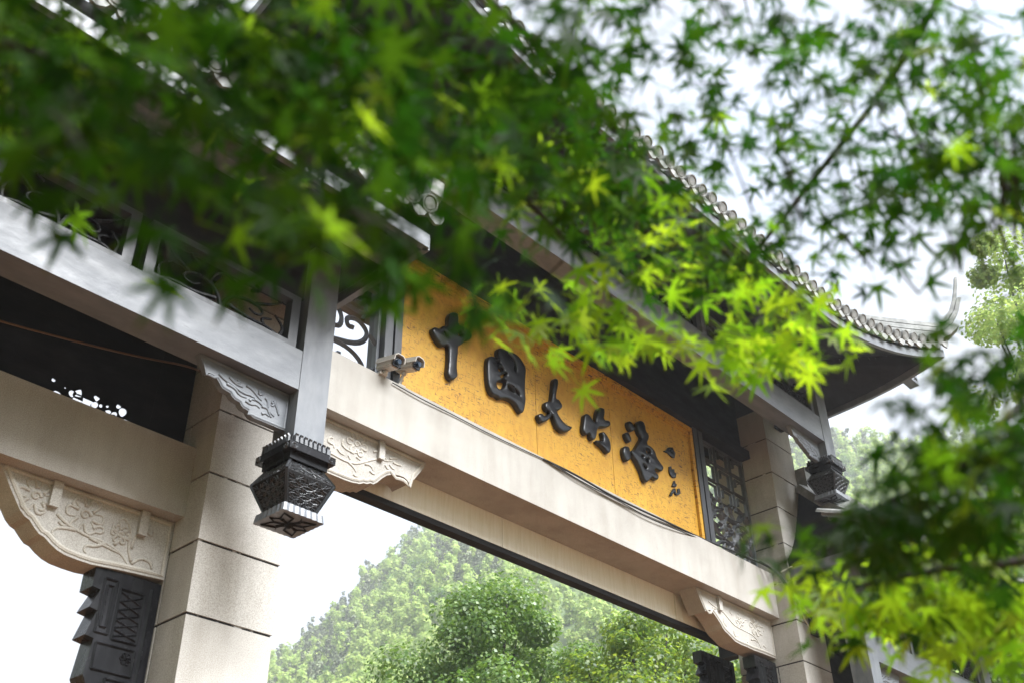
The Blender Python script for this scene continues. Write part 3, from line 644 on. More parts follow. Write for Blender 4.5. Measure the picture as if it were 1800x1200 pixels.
def hang_post(xc, zlow, ztop, back=False):
    yc = -.78 if not back else 1.18; h = .12
    f = 1 if not back else -1
    o = obj('hanging_post', B(xc-h, xc+h, yc-h, yc+h, zlow, ztop), TIMBER_V, GATE, bevel=.006)
    # leaf-edged crown
    bm = bmesh.new(); box(bm, xc-.155, xc+.155, yc-.155, yc+.155, zlow-.03, zlow+.03); box(bm, xc-.185, xc+.185, yc-.185, yc+.185, zlow-.08, zlow-.03); box(bm, xc-.15, xc+.15, yc-.15, yc+.15, zlow-.13, zlow-.08)
    obj('crown_moulding', bm, BLACKWOOD, o)
    bm = bmesh.new()
    for s, ax in ((-1, 0), (1, 0), (-1, 1), (1, 1)):
        for i in range(8):
            q = -.145+.29*(i+.5)/8
            c0 = (xc+q, yc+s*.162, zlow-.02) if ax == 0 else (xc+s*.162, yc+q, zlow-.02)
            tube(bm, [c0, (c0[0], c0[1], zlow+.025), (c0[0]+(0 if ax == 0 else s*.012), c0[1]+(s*.012 if ax == 0 else 0), zlow+.04)], .02, 5, .012)
        for e in (-1, 1):
            L = spiral(e*.15, zlow-.055, .026, 1.3, 0, e, 10)
            tube(bm, [((xc+a, yc+s*.185, z) if ax == 0 else (xc+s*.185, yc+a, z)) for a, z in L], .006, 4)
    obj('leaf_carving', bm, IRONGREY, o)
    # faceted body
    zt, zm, zb = zlow-.135, zlow-.235, zlow-.44; rt_, rm, rb = .13, .19, .11
    bm = bmesh.new(); rings = [[bm.verts.new((xc+sx_*r, yc+sy_*r, z)) for sx_, sy_ in ((-1, -1), (1, -1), (1, 1), (-1, 1))] for r, z in ((rt_, zt), (rm, zm), (rb, zb))]
    for a, c in zip(rings[:-1], rings[1:]):
        for i in range(4): bm.faces.new((a[i], c[i], c[(i+1) % 4], a[(i+1) % 4]))
    bm.faces.new(rings[0][::-1]); bm.faces.new(rings[2]); bmesh.ops.recalc_face_normals(bm, faces=bm.faces)
    obj('lantern_body', bm, DARK, o)
    bm = bmesh.new()
    for i in range(4):
        sg = ((-1, -1), (1, -1), (1, 1), (-1, 1)); p, q = sg[i], sg[(i+1) % 4]
        for (ra, za, rb_, zb_, mrow) in ((rt_, zt, rm, zm, 2), (rm, zm, rb, zb, 3)):
            A = Vector((xc+p[0]*ra, yc+p[1]*ra, za)); D = Vector((xc+q[0]*ra, yc+q[1]*ra, za)); Bv = Vector((xc+p[0]*rb_, yc+p[1]*rb_, zb_)); Cv = Vector((xc+q[0]*rb_, yc+q[1]*rb_, zb_))
            cen = (A+Bv+Cv+D)/4; g = lambda P_: cen+(P_-cen)*.86
            half_panel(bm, [g(Bv), g(Cv), g(D), g(A)], 3, mrow, .0034)
            for e0, e1 in ((A, Bv), (D, Cv)): tube(bm, [e0, e1], .012, 4)
    obj('ring_lattice', bm, IRONGREY, o)
    # scalloped foot plate with flower below
    bm = bmesh.new(); L = []
    for i in range(4):
        p, q = sg[i], sg[(i+1) % 4]
        for k in range(14):
            u = k/14; rr = .15*(1+.035*abs(math.sin(u*7*math.pi)))
            L.append((xc+rr*(p[0]*(1-u)+q[0]*u), yc+rr*(p[1]*(1-u)+q[1]*u)))
    a = [bm.verts.new((x, y, zb)) for x, y in L]; c = [bm.verts.new((xc+(x-xc)*1.05, yc+(y-yc)*1.05, zb-.055)) for x, y in L]
    bm.faces.new(a); bm.faces.new(c[::-1])
    for i in range(len(L)): bm.faces.new((a[i], a[i-1], c[i-1], c[i]))
    bmesh.ops.recalc_face_normals(bm, faces=bm.faces); obj('foot_plate', bm, TIMBER, o)
    bm = bmesh.new()
    for i in range(8):
        q = i*math.pi/4; d = Vector((math.cos(q), math.sin(q), 0)); e = Vector((-d.y, d.x, 0)); zz = zb-.058
        rl = .14 if i % 2 == 0 else .17
        pts = [Vector((xc, yc, zz))+d*.02, Vector((xc, yc, zz))+d*rl*.5+e*.04, Vector((xc, yc, zz))+d*rl, Vector((xc, yc, zz))+d*rl*.5-e*.04, Vector((xc, yc, zz))+d*.02]
        tube(bm, pts, .009, 4)
    bmesh.ops.create_uvsphere(bm, u_segments=8, v_segments=5, radius=.028, matrix=Matrix.Translation((xc, yc, zb-.06))); obj('flower_boss', bm, DARK, o)
    return o
XL, XR = 3.57, 2*XC-3.57; XO, XP = .10, 2*XC-.10
for back in (False, True):
    y0, y1 = (-.895, -.665) if not back else (1.065, 1.295)
    for x, zl_, zt_ in (() if back else ((XL, 4.93, 6.55), (XR, 4.93, 6.55), (XO, 4.93, 6.3), (XP, 4.93, 6.3))): hang_post(x, zl_, zt_, back)
    for x in (XL, XR): hang_post(x, 7.83, 9.1, back)
    for x0, x1, z0, z1 in ((XO+.121, XL-.121, 5.33, 5.635), (XR+.121, XP-.121, 5.33, 5.635), (XL+.121, XR-.121, 8.08, 8.44)):
        if back and z0 < 8: continue
        obj('timber_beam', B(x0, x1, y0, y1, z0, z1), TIMBER, GATE, bevel=.008)
    # tie beams running back to the pillars
    for x, z in ((XL, 5.75), (XR, 5.75), (XO, 5.75), (XP, 5.75), (XL, 8.55), (XR, 8.55)):
        ya, yb_ = (-.66, -.225) if not back else (.625, 1.06)
        obj('tie_beam', B(x-.08, x+.08, ya, yb_, z, z+.22), DARK, GATE)
# friezes above the front beams
def frieze(x0, x1, z0, z1, nb, Y=-.86, back=False):
    wbay = (x1-x0)/nb
    for i in range(nb):
        a, c = x0+i*wbay, x0+(i+1)*wbay
        bm = bmesh.new(); box(bm, a+.03, c-.03, Y, Y+.08, z0, z0+.06); box(bm, a+.03, c-.03, Y, Y+.08, z1-.05, z1)
        box(bm, a+.03, a+.10, Y, Y+.08, z0+.06, z1-.05); box(bm, c-.10, c-.03, Y, Y+.08, z0+.06, z1-.05)
        o = obj('frieze_panel', bm, IRONGREY, GATE)
        obj('frieze_post', B(c-.025, c+.025, Y-.02, Y+.1, z0, z1), TIMBER_V, GATE) if i < nb-1 else None
        bm = bmesh.new(); xa, xb, za, zb_ = a+.10, c-.10, z0+.06, z1-.05; w_, h_ = xb-xa, zb_-za
        U = lambda u, v: (xa+u*w_, za+v*h_)
        curls = [[(.5,.0),(.52,.3),(.6,.5),(.75,.55),(.82,.4),(.76,.28),(.7,.36)], [(.5,.0),(.46,.35),(.36,.55),(.24,.5),(.2,.32),(.28,.25),(.33,.36)], [(.55,.2),(.7,.12),(.85,.15),(.95,.05)], [(.95,.05),(.98,.3),(.9,.5)], [(.45,.2),(.3,.1),(.15,.14),(.05,.05)], [(.05,.05),(.03,.35),(.12,.55)],
                 [(.6,.5),(.58,.75),(.5,.9),(.42,.75),(.4,.5)], [(.75,.55),(.86,.7),(.95,.9)], [(.24,.5),(.13,.7),(.05,.9)], [(.66,.1),(.64,.02)], [(.82,.14),(.8,.28),(.88,.36)], [(.7,.8),(.78,.9),(.72,.98)], [(.3,.8),(.22,.9),(.28,.98)]]
        for cc in curls: tube(bm, [(x, Y+.04, z) for x, z in smooth_line([U(*p) for p in cc], 2)], .015, 5, .007)
        obj('scrollwork', bm, BLACKWOOD, o)  # near-black instead of grey: roof shade put into the scroll colour
frieze(XO+.13, 2.19, 5.637, 6.08, 2); frieze(2.21, XL-.13, 5.637, 6.08, 1); frieze(XR+.13, XP-.13, 5.637, 6.08, 3); frieze(XL+.13, XR-.13, 8.442, 8.84, 6)
for (x0, x1, z0, z1) in ((XO+.13, XL-.13, 6.085, 6.6), (XR+.13, XP-.13, 6.085, 6.6), (XL+.13, XR-.13, 8.845, 9.15)):
    obj('frieze_lintel', B(x0, x1, -.84, -.70, z0, z1), DARK, GATE)
    if z0 > 8: obj('frieze_lintel', B(x0, x1, 1.1, 1.24, z0-.4, z1), DARK, GATE)
# small timber brackets
TB = conv([(95,215),(150,330),(172,327),(200,342),(228,358),(248,385),(280,440),(292,468),(310,490),(350,515),(390,538),(400,562),(412,580),(440,608),(490,637),(503,668),(522,692),(580,727),(592,755),(612,782),(640,802),(780,860),(915,917),(945,925)], 340, 600, 1/6., -.80)
TBo = TB[:-1]+[(3.448, TB[-1][1]), (3.448, 5.328), (TB[0][0]-.03, 5.328)]
TBl = [conv(q, 340, 600, 1/6., -.80) for q in ([(270,335),(330,400),(420,460),(520,540),(620,570),(700,640),(770,700),(850,790)], [(350,440),(440,490),(480,560),(560,590)], [(380,370),(440,440),(520,480)], [(560,460),(620,500),(680,580),(720,620)],
     [(550,620),(600,660),(660,660),(700,700)], [(640,600),(700,640),(740,690)], [(720,680),(780,700),(800,760),(820,800)], [(760,590),(790,640),(780,700)], [(820,640),(850,650),(840,680),(815,665)], [(430,420),(480,440),(490,420),(460,400)], [(700,520),(690,560),(740,550)], [(720,760),(760,750),(800,790)], [(590,620),(620,600),(650,620)], [(850,620),(880,700),(900,780)])]
def tb(outline, lines): return bracket(outline, -.80, .05, lines, [], TIMBER, TIMBER, .013, .009, 'timber_bracket', .014)
tb(TBo, TBl); tb(mirror_pts(TBo), [mirror_pts(l) for l in TBl])
dx, dz = 0.0, 8.08-5.33
up = lambda P: [(x+dx, z+dz) for x, z in mirror_pts(mirror_pts(P))]
# upper bay: bracket at the inner side of each hanging post
upL = lambda P: [(XL+.12+(3.448-x), z+dz) for x, z in P]; upR = lambda P: [(XR-.12-(3.448-x), z+dz) for x, z in P]
tb(upR(TBo), [upR(l) for l in TBl]); tb(upL(TBo), [upL(l) for l in TBl])

# ---- roofs
def lathe_disc():
    bm = bmesh.new(); n = 16; prof = [(.0, -.012), (.045, -.012), (.052, -.004), (.060, -.016), (.072, -.016), (.075, 0), (.075, .04)]
    rings = []
    for r, y in prof: rings.append([bm.verts.new((r*math.cos(2*math.pi*k/n), y, r*math.sin(2*math.pi*k/n))) for k in range(n)] if r else [bm.verts.new((0, y, 0))])
    for k in range(n): bm.faces.new((rings[0][0], rings[1][(k+1) % n], rings[1][k]))
    for a, c in zip(rings[1:-1], rings[2:]):
        for k in range(n): bm.faces.new((a[k], a[(k+1) % n], c[(k+1) % n], c[k]))
    # barrel running up the slope behind it
    L = 1.1
    aa = [bm.verts.new((.07*math.cos(q), .03, .07*math.sin(q))) for q in np.linspace(0, math.pi, 7)]; cc = [bm.verts.new((.07*math.cos(q), L, .07*math.sin(q))) for q in np.linspace(0, math.pi, 7)]
    for i in range(6): bm.faces.new((aa[i], aa[i+1], cc[i+1], cc[i]))
    me = bpy.data.meshes.new('roof_tile'); bm.to_mesh(me); bm.free(); me.materials.append(TILE); return me
def drip():
    bm = bmesh.new(); pts = [(-.085, .02), (-.08, -.03), (-.055, -.075), (0, -.105), (.055, -.075), (.08, -.03), (.085, .02), (.04, -.005), (0, -.012), (-.04, -.005)]
    prismY(bm, pts, 0, .022); me = bpy.data.meshes.new('drip_tile'); bm.to_mesh(me); bm.free(); me.materials.append(TILE); return me
DISC, DRIP = lathe_disc(), drip()
def make_roof(xm, half, yh, z_e, rise, flare, ridge_half, ridge_z, tile_dz, fascia_h, name, label, d0, straight=(), YC=YC):
    """hipped roof with swept-up corners. xm: middle; half: half length along X; yh: half depth (about YC)"""
    def edge(side, u):       # u in -1..1 along a side -> lower fascia point
        if side in ('f', 'b'):
            L = half; d = abs(u)*(half+flare); s = max(0, (d-d0)/(half+flare-d0)); xs = u*(half+flare)
            if (u < 0 and 'l' in straight) or (u > 0 and 'r' in straight): s = 0; xs = u*half
            y = YC - (yh+flare*s**2)*(1 if side == 'f' else -1)
            return Vector((xm+xs, y, z_e+rise*(.16*s+.84*s**2.6)))
        d = abs(u)*(yh+flare); d1 = yh*.25; s = max(0, (d-d1)/(yh+flare-d1)); sg = 1 if side == 'r' else -1
        if side in ('l', 'r') and side in straight: return Vector((xm+sg*half, YC+u*yh, z_e))
        return Vector((xm+sg*(half+flare*s**2), YC+u*(yh+flare), z_e+rise*(.16*s+.84*s**2.6)))
    nf, nsd = 48, 20
    loop = [edge('f', -1+2*i/nf) for i in range(nf)] + [edge('r', -1+2*i/nsd) for i in range(nsd)] + [edge('b', 1-2*i/nf) for i in range(nf)] + [edge('l', 1-2*i/nsd) for i in range(nsd)]
    n = len(loop)
    def ridge_pt(p):
        xl = ridge_half if 'l' not in straight else half-.62; xr = ridge_half if 'r' not in straight else half-.62
        return Vector((min(max(p.x, xm-xl), xm+xr), YC, ridge_z))
    bm = bmesh.new(); rings = []
    lay = []
    for q, sag in ((0, 0), (.25, .10), (.5, .14), (.75, .09), (1, 0)):
        ring = []
        for p in loop:
            e = Vector((p.x, p.y, p.z+tile_dz-.08)); r = ridge_pt(p); v = e.lerp(r, q); v.z -= sag*(ridge_z-e.z); ring.append(v)
        lay.append(ring)
    for ring in lay: rings.append([bm.verts.new(v) for v in ring])
    gab = set()
    if 'r' in straight: gab |= set(range(nf, nf+nsd))
    if 'l' in straight: gab |= set(range(2*nf+nsd, n))
    gq = []
    for ka, (a, c) in enumerate(zip(rings[:-1], rings[1:])):
        for i in range(n):
            if i in gab: gq.append([lay[ka][i], lay[ka][(i+1) % n], lay[ka+1][(i+1) % n], lay[ka+1][i]])
            else: bm.faces.new((a[i], a[(i+1) % n], c[(i+1) % n], c[i]))
    bmesh.ops.remove_doubles(bm, verts=bm.verts, dist=1e-4); bmesh.ops.recalc_face_normals(bm, faces=bm.faces)
    roof = obj(name, bm, TILE, GATE, smooth=True)
    if label: roof['label'] = label
    if gq:
        bm = bmesh.new()
        for q in gq: bm.faces.new([bm.verts.new(v) for v in q])
        bmesh.ops.remove_doubles(bm, verts=bm.verts, dist=1e-4); obj('gable_board', bm, DARK, roof)
    bm = bmesh.new(); inn = []
    for p in loop:
        r = ridge_pt(p); q = Vector((p.x, p.y, p.z+.03)).lerp(Vector((r.x, r.y, z_e+.3*(ridge_z-z_e))), .9); inn.append((Vector((p.x, p.y, p.z+fascia_h*.7)).lerp(Vector((r.x, r.y, p.z)), .012), q))
    a = [bm.verts.new(p) for p, _ in inn]; c = [bm.verts.new(q) for _, q in inn]
    for i in range(n): bm.faces.new((a[i], c[i], c[(i+1) % n], a[(i+1) % n]))
    # eave board closing the gap between fascia and tiles
    d_ = [bm.verts.new(Vector((p.x, p.y, p.z+tile_dz-.07))) for p in loop]
    for i in range(n): bm.faces.new((d_[i], a[i], a[(i+1) % n], d_[(i+1) % n]))
    obj('soffit', bm, DARK, roof)
    # fascia boards, one per side
    segs = [(0, nf), (nf, nf+nsd), (nf+nsd, 2*nf+nsd), (2*nf+nsd, n)]
    for s0, s1 in segs:
        bm = bmesh.new(); pr = None
        for i in range(s0, s1+1):
            p = loop[i % n]; ctr = Vector((xm, YC, p.z)); 
            oi = 1 if (s0 in (0, nf+nsd)) else 0
            dv = Vector((0, 1 if p.y < YC else -1, 0)) if oi else Vector((1 if p.x < xm else -1, 0, 0))
            k = [bm.verts.new(p-dv*.02), bm.verts.new(p+dv*.03), bm.verts.new(p+dv*.03+Vector((0, 0, fascia_h))), bm.verts.new(p-dv*.02+Vector((0, 0, fascia_h)))]
            if pr:
                for j in range(4): bm.faces.new((pr[j], pr[(j+1) % 4], k[(j+1) % 4], k[j]))
            else: bm.faces.new(k)
            pr = k
        bm.faces.new(pr); bmesh.ops.recalc_face_normals(bm, faces=bm.faces); obj('fascia_board', bm, TIMBER, roof)
    # tiles along the front and the open ends
    def row(side, count, skip=lambda u: False):
        for i in range(count):
            u = -1+2*(i+.5)/count
            if skip(u): continue
            p = edge(side, u); q = edge(side, u+.01)-edge(side, u-.01)
            yaw = math.atan2(q.y, q.x) if side == 'f' else math.atan2(q.y, q.x)
            tilt = math.atan2(q.z, math.hypot(q.x, q.y))
            up_slope = math.atan2((ridge_z-p.z-tile_dz)*.62, yh)
            rot = (Quaternion((0, 0, 1), yaw) @ Quaternion((0, 1, 0), -tilt) @ Quaternion((1, 0, 0), up_slope*.85))
            nrm = Vector((math.sin(yaw), -math.cos(yaw), 0)); dcor = (1-abs(u))*((half+flare) if side == 'f' else (yh+flare))
            if (u < 0 and 'l' in straight) or (u > 0 and 'r' in straight): dcor = 2
            j = Vector((0, 0, random.uniform(-.008, .008)))
            place('roof_tile', DISC, TILE, roof, p+nrm*.09+Vector((0, 0, tile_dz))+j, rot, (1, min(1., max(.12, .8*dcor)), 1))
            p2 = edge(side, u+1./count); place('drip_tile', DRIP, TILE, roof, p2+nrm*.075+Vector((0, 0, tile_dz-.03))+j, Quaternion((0, 0, 1), yaw) @ Quaternion((0, 1, 0), -tilt))
    row('f', int(2*(half+flare)/.19))
    if 'r' not in straight: row('r', int(2*(yh+flare)/.19), lambda u: u > .3)
    # ridge bar
    bm = bmesh.new(); xl = ridge_half if 'l' not in straight else half-.62; xr = ridge_half if 'r' not in straight else half-.62
    box(bm, xm-xl, xm+xr, YC-.12, YC+.12, ridge_z-.05, ridge_z+.32); obj('ridge', bm, TILE, roof, bevel=.02)
    # hip ridges with swept tips
    for sx_ in (-1, 1):
        side = 'r' if sx_ > 0 else 'l'
        for sy_ in (-1, 1):
            cnr = edge('f' if sy_ < 0 else 'b', sx_)
            if side in straight:
                pts = [Vector((xm+sx_*(half-.60+.57*q), YC+sy_*yh*q, ridge_z+(z_e+tile_dz+.02-ridge_z)*q-.12*math.sin(math.pi*q)*(ridge_z-z_e))) for q in np.linspace(0, 1, 9)]
                pts.append(pts[-1]+Vector((0, sy_*.10, .10))); pts.append(pts[-1]+Vector((0, sy_*.02, .12)))
                hs = (.09,)
            else:
                r = Vector((xm+sx_*ridge_half, YC, ridge_z)); e = cnr+Vector((0, 0, tile_dz+.04)); dg = Vector((cnr.x-r.x, cnr.y-r.y, 0)).normalized()
                pts = []
                for q in np.linspace(0, 1, 10):
                    v = r.lerp(e, q); v.z -= .13*math.sin(math.pi*q)*(ridge_z-e.z); pts.append(v)
                tip = [(.10, .05), (.24, .18), (.36, .38), (.44, .62), (.49, .86), (.50, 1.0)]
                pts += [e+dg*a*1.1+Vector((0, 0, c)) for a, c in tip]; hs = (.06, .15, .23)
            for li, hh in enumerate(hs):
                bm = bmesh.new(); pr = None; m_ = len(pts)
                for i, p in enumerate(pts[:m_ - (0 if li == len(hs)-1 else 2*(len(hs)-1-li))]):
                    t_ = (pts[min(i+1, m_-1)]-pts[max(i-1, 0)]).normalized(); sd_ = t_.cross(Vector((0, 0, 1)))
                    sd_ = sd_.normalized() if sd_.length > .05 else Vector((sy_, 0, 0)); nn = sd_.cross(t_).normalized()
                    if nn.z < 0: nn = -nn
                    tp = max(.45, 1-.55*max(0, (i-9)/6)); wv = (.10 - .015*li)*tp*(.6 if side in straight else 1); lo, hi = (hs[li-1]+.012 if li else (-.01 if side in straight else -.05))*tp, hh*tp
                    k = [bm.verts.new(p-sd_*wv+nn*lo), bm.verts.new(p+sd_*wv+nn*lo), bm.verts.new(p+sd_*wv*.85+nn*hi), bm.verts.new(p-sd_*wv*.85+nn*hi)]
                    if pr:
                        for j in range(4): bm.faces.new((pr[j], pr[(j+1) % 4], k[(j+1) % 4], k[j]))
                    else: bm.faces.new(k)
                    pr = k
                bm.faces.new(pr); bmesh.ops.recalc_face_normals(bm, faces=bm.faces); obj('hip_ridge', bm, TILE, roof)
    return roof
make_roof(XC, 4.72, 2.0, 8.88, .48, .42, 3.3, 10.75, .24, .11, 'main_roof', 'tall middle roof with swept up corner ridges', 2.3)
SXM = (-1.0+3.9)/2; SH = (3.9+1.0)/2
make_roof(SXM, SH, 1.38, 6.38, .5, .4, SH-1.1, 7.75, .32, .12, 'side_roof', 'lower roof over the left bay', SH*.35, ('r',), -.24)
make_roof(2*XC-SXM, SH, 1.38, 6.38, .5, .4, SH-1.1, 7.75, .32, .12, 'side_roof', 'lower roof over the right bay', SH*.35, ('l',), -.24)
# purlins with cloud-carved ends
def purlin(x0, x1, y, z, nm='purlin'):
    o = obj(nm, B(x0, x1, y-.07, y+.07, z-.08, z+.08), TIMBER, GATE, bevel=.02)
    bm = bmesh.new()
    for xe, s in ((x1, -1), (x0, 1)):
        for (a, c, r) in ((.08, .03, .04), (.16, -.03, .042), (.24, .03, .036), (.08, -.045, .03), (.3, -.02, .03)):
            tube(bm, [(xe+s*a+dx_, y-.072, z+dz_) for dx_, dz_ in spiral(0, 0, r, 1.1, a*30, 1, 10)], .006, 4)
    obj('cloud_carving', bm, DARK, o)
pe = atY(1606, 672, -1.5)
purlin(XC-(pe.x-XC), pe.x, -1.5, pe.z)
purlin(-1.3, 3.85, -1.35, 6.42); purlin(2*XC-3.85, 2*XC+1.3, -1.35, 6.42)

# ------------------------------------------------------------------ cameras on the beam
def cctv(px, py, Y, yaw, pitch, label, L=.22):
    c = atY(px, py, Y); base = Vector((c.x-.02, c.y+.07, 6.492))
    root = thing('security_camera', base, label, 'camera', 'security cameras on the stone beam')
    Mx = Matrix.Translation(c) @ Matrix.Rotation(yaw, 4, 'Z') @ Matrix.Rotation(pitch, 4, 'X')
    def part(nm, bm, m_, par=root, bev=0): bmesh.ops.transform(bm, matrix=Mx, verts=bm.verts); return obj(nm, bm, m_, par, bevel=bev)
    # local: -Y is the viewing direction
    bm = bmesh.new(); box(bm, -.05, .05, -L*.45, L*.55, -.048, .045); h_ = part('housing', bm, CAMWHITE, bev=.014)
    bm = bmesh.new(); prismY(bm, [(-.064, .0), (-.058, .05), (-.03, .068), (.03, .068), (.058, .05), (.064, .0), (.057, .0), (.052, .044), (.028, .060), (-.028, .060), (-.052, .044), (-.057, .0)], -L*.62, L*.5); part('sunshade', bm, CAMWHITE, h_)
    bm = bmesh.new(); box(bm, -.049, .049, -L*.50, -L*.452, -.046, .043); fpl = part('front_plate', bm, CAMBLACK, h_, .008)
    bm = bmesh.new(); bmesh.ops.create_cone(bm, cap_ends=True, segments=16, radius1=.026, radius2=.022, depth=.03, matrix=Matrix.Translation((0, -L*.5-.012, 0)) @ Matrix.Rotation(R(90), 4, 'X')); part('lens', bm, LENS, h_)
    bm = bmesh.new(); q = Mx @ Vector((0, L*.12, -.05)); tube(bm, [base, base+Vector((0, 0, .05)), q+Vector((0, .01, -.02)), q], .014, 8); bmesh.ops.create_uvsphere(bm, u_segments=10, v_segments=6, radius=.024, matrix=Matrix.Translation(q+Vector((0, .005, -.02))))
    obj('mount_arm', bm, CAMWHITE, root, smooth=True)
    obj('mount_foot', B(base.x-.04, base.x+.04, base.y-.03, base.y+.03, 6.492, 6.512), CAMWHITE, root, bevel=.004)
cctv(684, 640, -.06, R(2), R(12), 'left of two ivory bullet cameras on the stone beam beside lattice')
cctv(717, 643, -.03, R(10), R(12), 'right of two ivory bullet cameras, in front of the amber board')

# ------------------------------------------------------------------ cables
def cable(pts, r, m_, label, name='cable'):
    bm = bmesh.new(); tube(bm, smooth_line([tuple(p) for p in pts], 3), r, 6); o = obj(name, bm, m_, smooth=True); return tag(o, label, 'cable')
cable([atY(955, 806, -.01), atY(1010, 832, -.03), atY(1070, 868, -.03), atY(1130, 897, -.03), atY(1180, 920, -.02), atY(1238, 948, .02), atY(1300, 972, .03), atY(1345, 992, -.02), atY(1362, 1003, -.1)], .011, CABLE, 'thicker black cable sagging along the top edge of the stone beam')
cable([atY(962, 808, -.02), atY(1020, 845, -.03), atY(1090, 880, -.03), atY(1140, 910, -.03), atY(1200, 934, -.02), atY(1236, 949, .02)], .006, CABLE, 'thinner black cable hanging under the thick one on the beam')
cable([atY(690, 672, -.015), atY(740, 700, -.02), atY(800, 730, -.012), atY(860, 762, -.012), atY(955, 806, -.01)], .005, CABLE, 'thin dark wire lying along the beam below the two cameras')
cable([atY(1300, 975, .05), atY(1345, 990, -.05), atY(1375, 1012, -.24), atY(1395, 1050, -.25), atY(1425, 1085, -.26), atY(1445, 1100, -.28)], .012, CABLE, 'black cable bending across the right pillar face')
cable([atY(1335, 985, -.05), atY(1362, 1000, -.2), atY(1385, 1035, -.25), atY(1412, 1075, -.26), atY(1430, 1090, -.27)], .009, CABLE, 'second black cable bending across the right pillar under the first')
cable([atY(1372, 1005, -.25), atY(1395, 992, -.26), atY(1392, 1003, -.26), atY(1402, 1045, -.26), atY(1410, 1080, -.26), atY(1423, 1103, -.27)], .009, CONDUIT, 'pale thin conduit running down the corner of right pillar', 'conduit')
cable([atY(-60, 545, -.4), atY(0, 565, -.4), atY(140, 602, -.4), atY(250, 628, -.4), atY(345, 645, -.38), (3.27, -.2, 5.6)], .007, BROWNWIRE, 'brown wire strung under the left roof to the pillar', 'wire')

# ------------------------------------------------------------------ maple trees
def maple_leaf_mesh(seed, lobes=7):
    rs = random.Random(seed)
    ang = [0, 38, 78, 128] if lobes == 7 else [0, 45, 98]
    ln = [1., .94, .74, .42] if lobes == 7 else [1., .86, .55]
    L = [(0, ln[0])] + [(s*a, l) for a, l in zip(ang[1:], ln[1:]) for s in (-1, 1)]; L.sort()
    out_ = []
    for i, (a, l) in enumerate(L):
        l *= rs.uniform(.88, 1.08); a += rs.uniform(-4, 4); wd = rs.uniform(6, 8)
        out_ += [(a-wd*1.15, l*.55), (a-wd*.42, l*.80), (a, l), (a+wd*.42, l*.80), (a+wd*1.15, l*.55)]
        if i < len(L)-1:
            b_ = L[i+1]; out_.append(((a+b_[0])/2, .2*(l+b_[1])/2+.05))
    out_ = [(180+20, .05)] + out_ if False else out_
    V = [(0, 0, .03)]; UVr = [0]
    droop = rs.uniform(.12, .38); fold = rs.uniform(.0, .12)
    for a, r in out_:
        q = R(90-a); x, y = r*math.cos(q), r*math.sin(q); V.append((x, y, -droop*r*r + fold*abs(x))); UVr.append(r)
    n = len(V)-1
    F = [(0, i+1, i) for i in range(1, n)]
    V += [(.012, 0, .03), (-.012, 0, .03), (-.01, -.75, -.08), (.01, -.75, -.08)]; UVr += [.0]*4; F += [(n+1, n+2, n+3), (n+1, n+3, n+4)]
    return np.array(V), np.array(F), np.array(UVr)
LT = [maple_leaf_mesh(s, 7 if s % 3 else 5) for s in range(6)]
def set_uv(me, uvr):
    ul = me.uv_layers.new(name='UVMap'); idx = np.empty(len(me.loops), np.int32); me.loops.foreach_get('vertex_index', idx)
    ul.data.foreach_set('uv', np.stack([uvr[idx], np.zeros(len(idx))], 1).astype(np.float32).ravel())
LEAFME = {0: [], 1: []}
for yg in (0, 1):
    for V, F, u in LT:
        me = np_mesh('leaf', V, F); set_uv(me, u); me.materials.append((MAPLE, MAPLE_YOUNG_LIT)[yg]); LEAFME[yg].append(me)

def gen_leaves(blobs, rs):
    """blobs: (px, py, rx, ry, depth0, depth1, n sprays, leaves per spray) -> (pos, dir, normal, size), spray centres"""
    leaves, sprays = [], []
    for bl_ in blobs:
        px, py, rx, ry, d0, d1, ns_, nl = bl_[:8]; yg = bl_[8] if len(bl_) > 8 else .04; sz = bl_[9] if len(bl_) > 9 else 1.
        for _ in range(ns_):
            a, q = rs.random()*6.283, math.sqrt(rs.random()); d = d0+(d1-d0)*rs.random()
            c = atD(px+rx*q*math.cos(a), py+ry*q*math.sin(a), d); sprays.append(c)
            h = rs.random()*6.283; ax = Vector((math.cos(h), math.sin(h), -.15)); sd_ = Vector((-ax.y, ax.x, 0))
            for k in range(nl):
                u = (k/nl-.5)*.28; p = c + ax*u + sd_*rs.uniform(-.06, .06) + Vector((0, 0, rs.uniform(-.045, .02)))
                dirv = (ax*rs.uniform(-.2, 1) + sd_*rs.uniform(-1, 1) + Vector((0, 0, -rs.uniform(.1, .9)))).normalized()
                nrm = Vector((rs.gauss(0, .45), rs.gauss(0, .45), 1)) ; nrm = (nrm - dirv*nrm.dot(dirv)).normalized()
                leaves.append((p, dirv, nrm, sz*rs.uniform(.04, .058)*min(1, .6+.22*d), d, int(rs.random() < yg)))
    return leaves, sprays
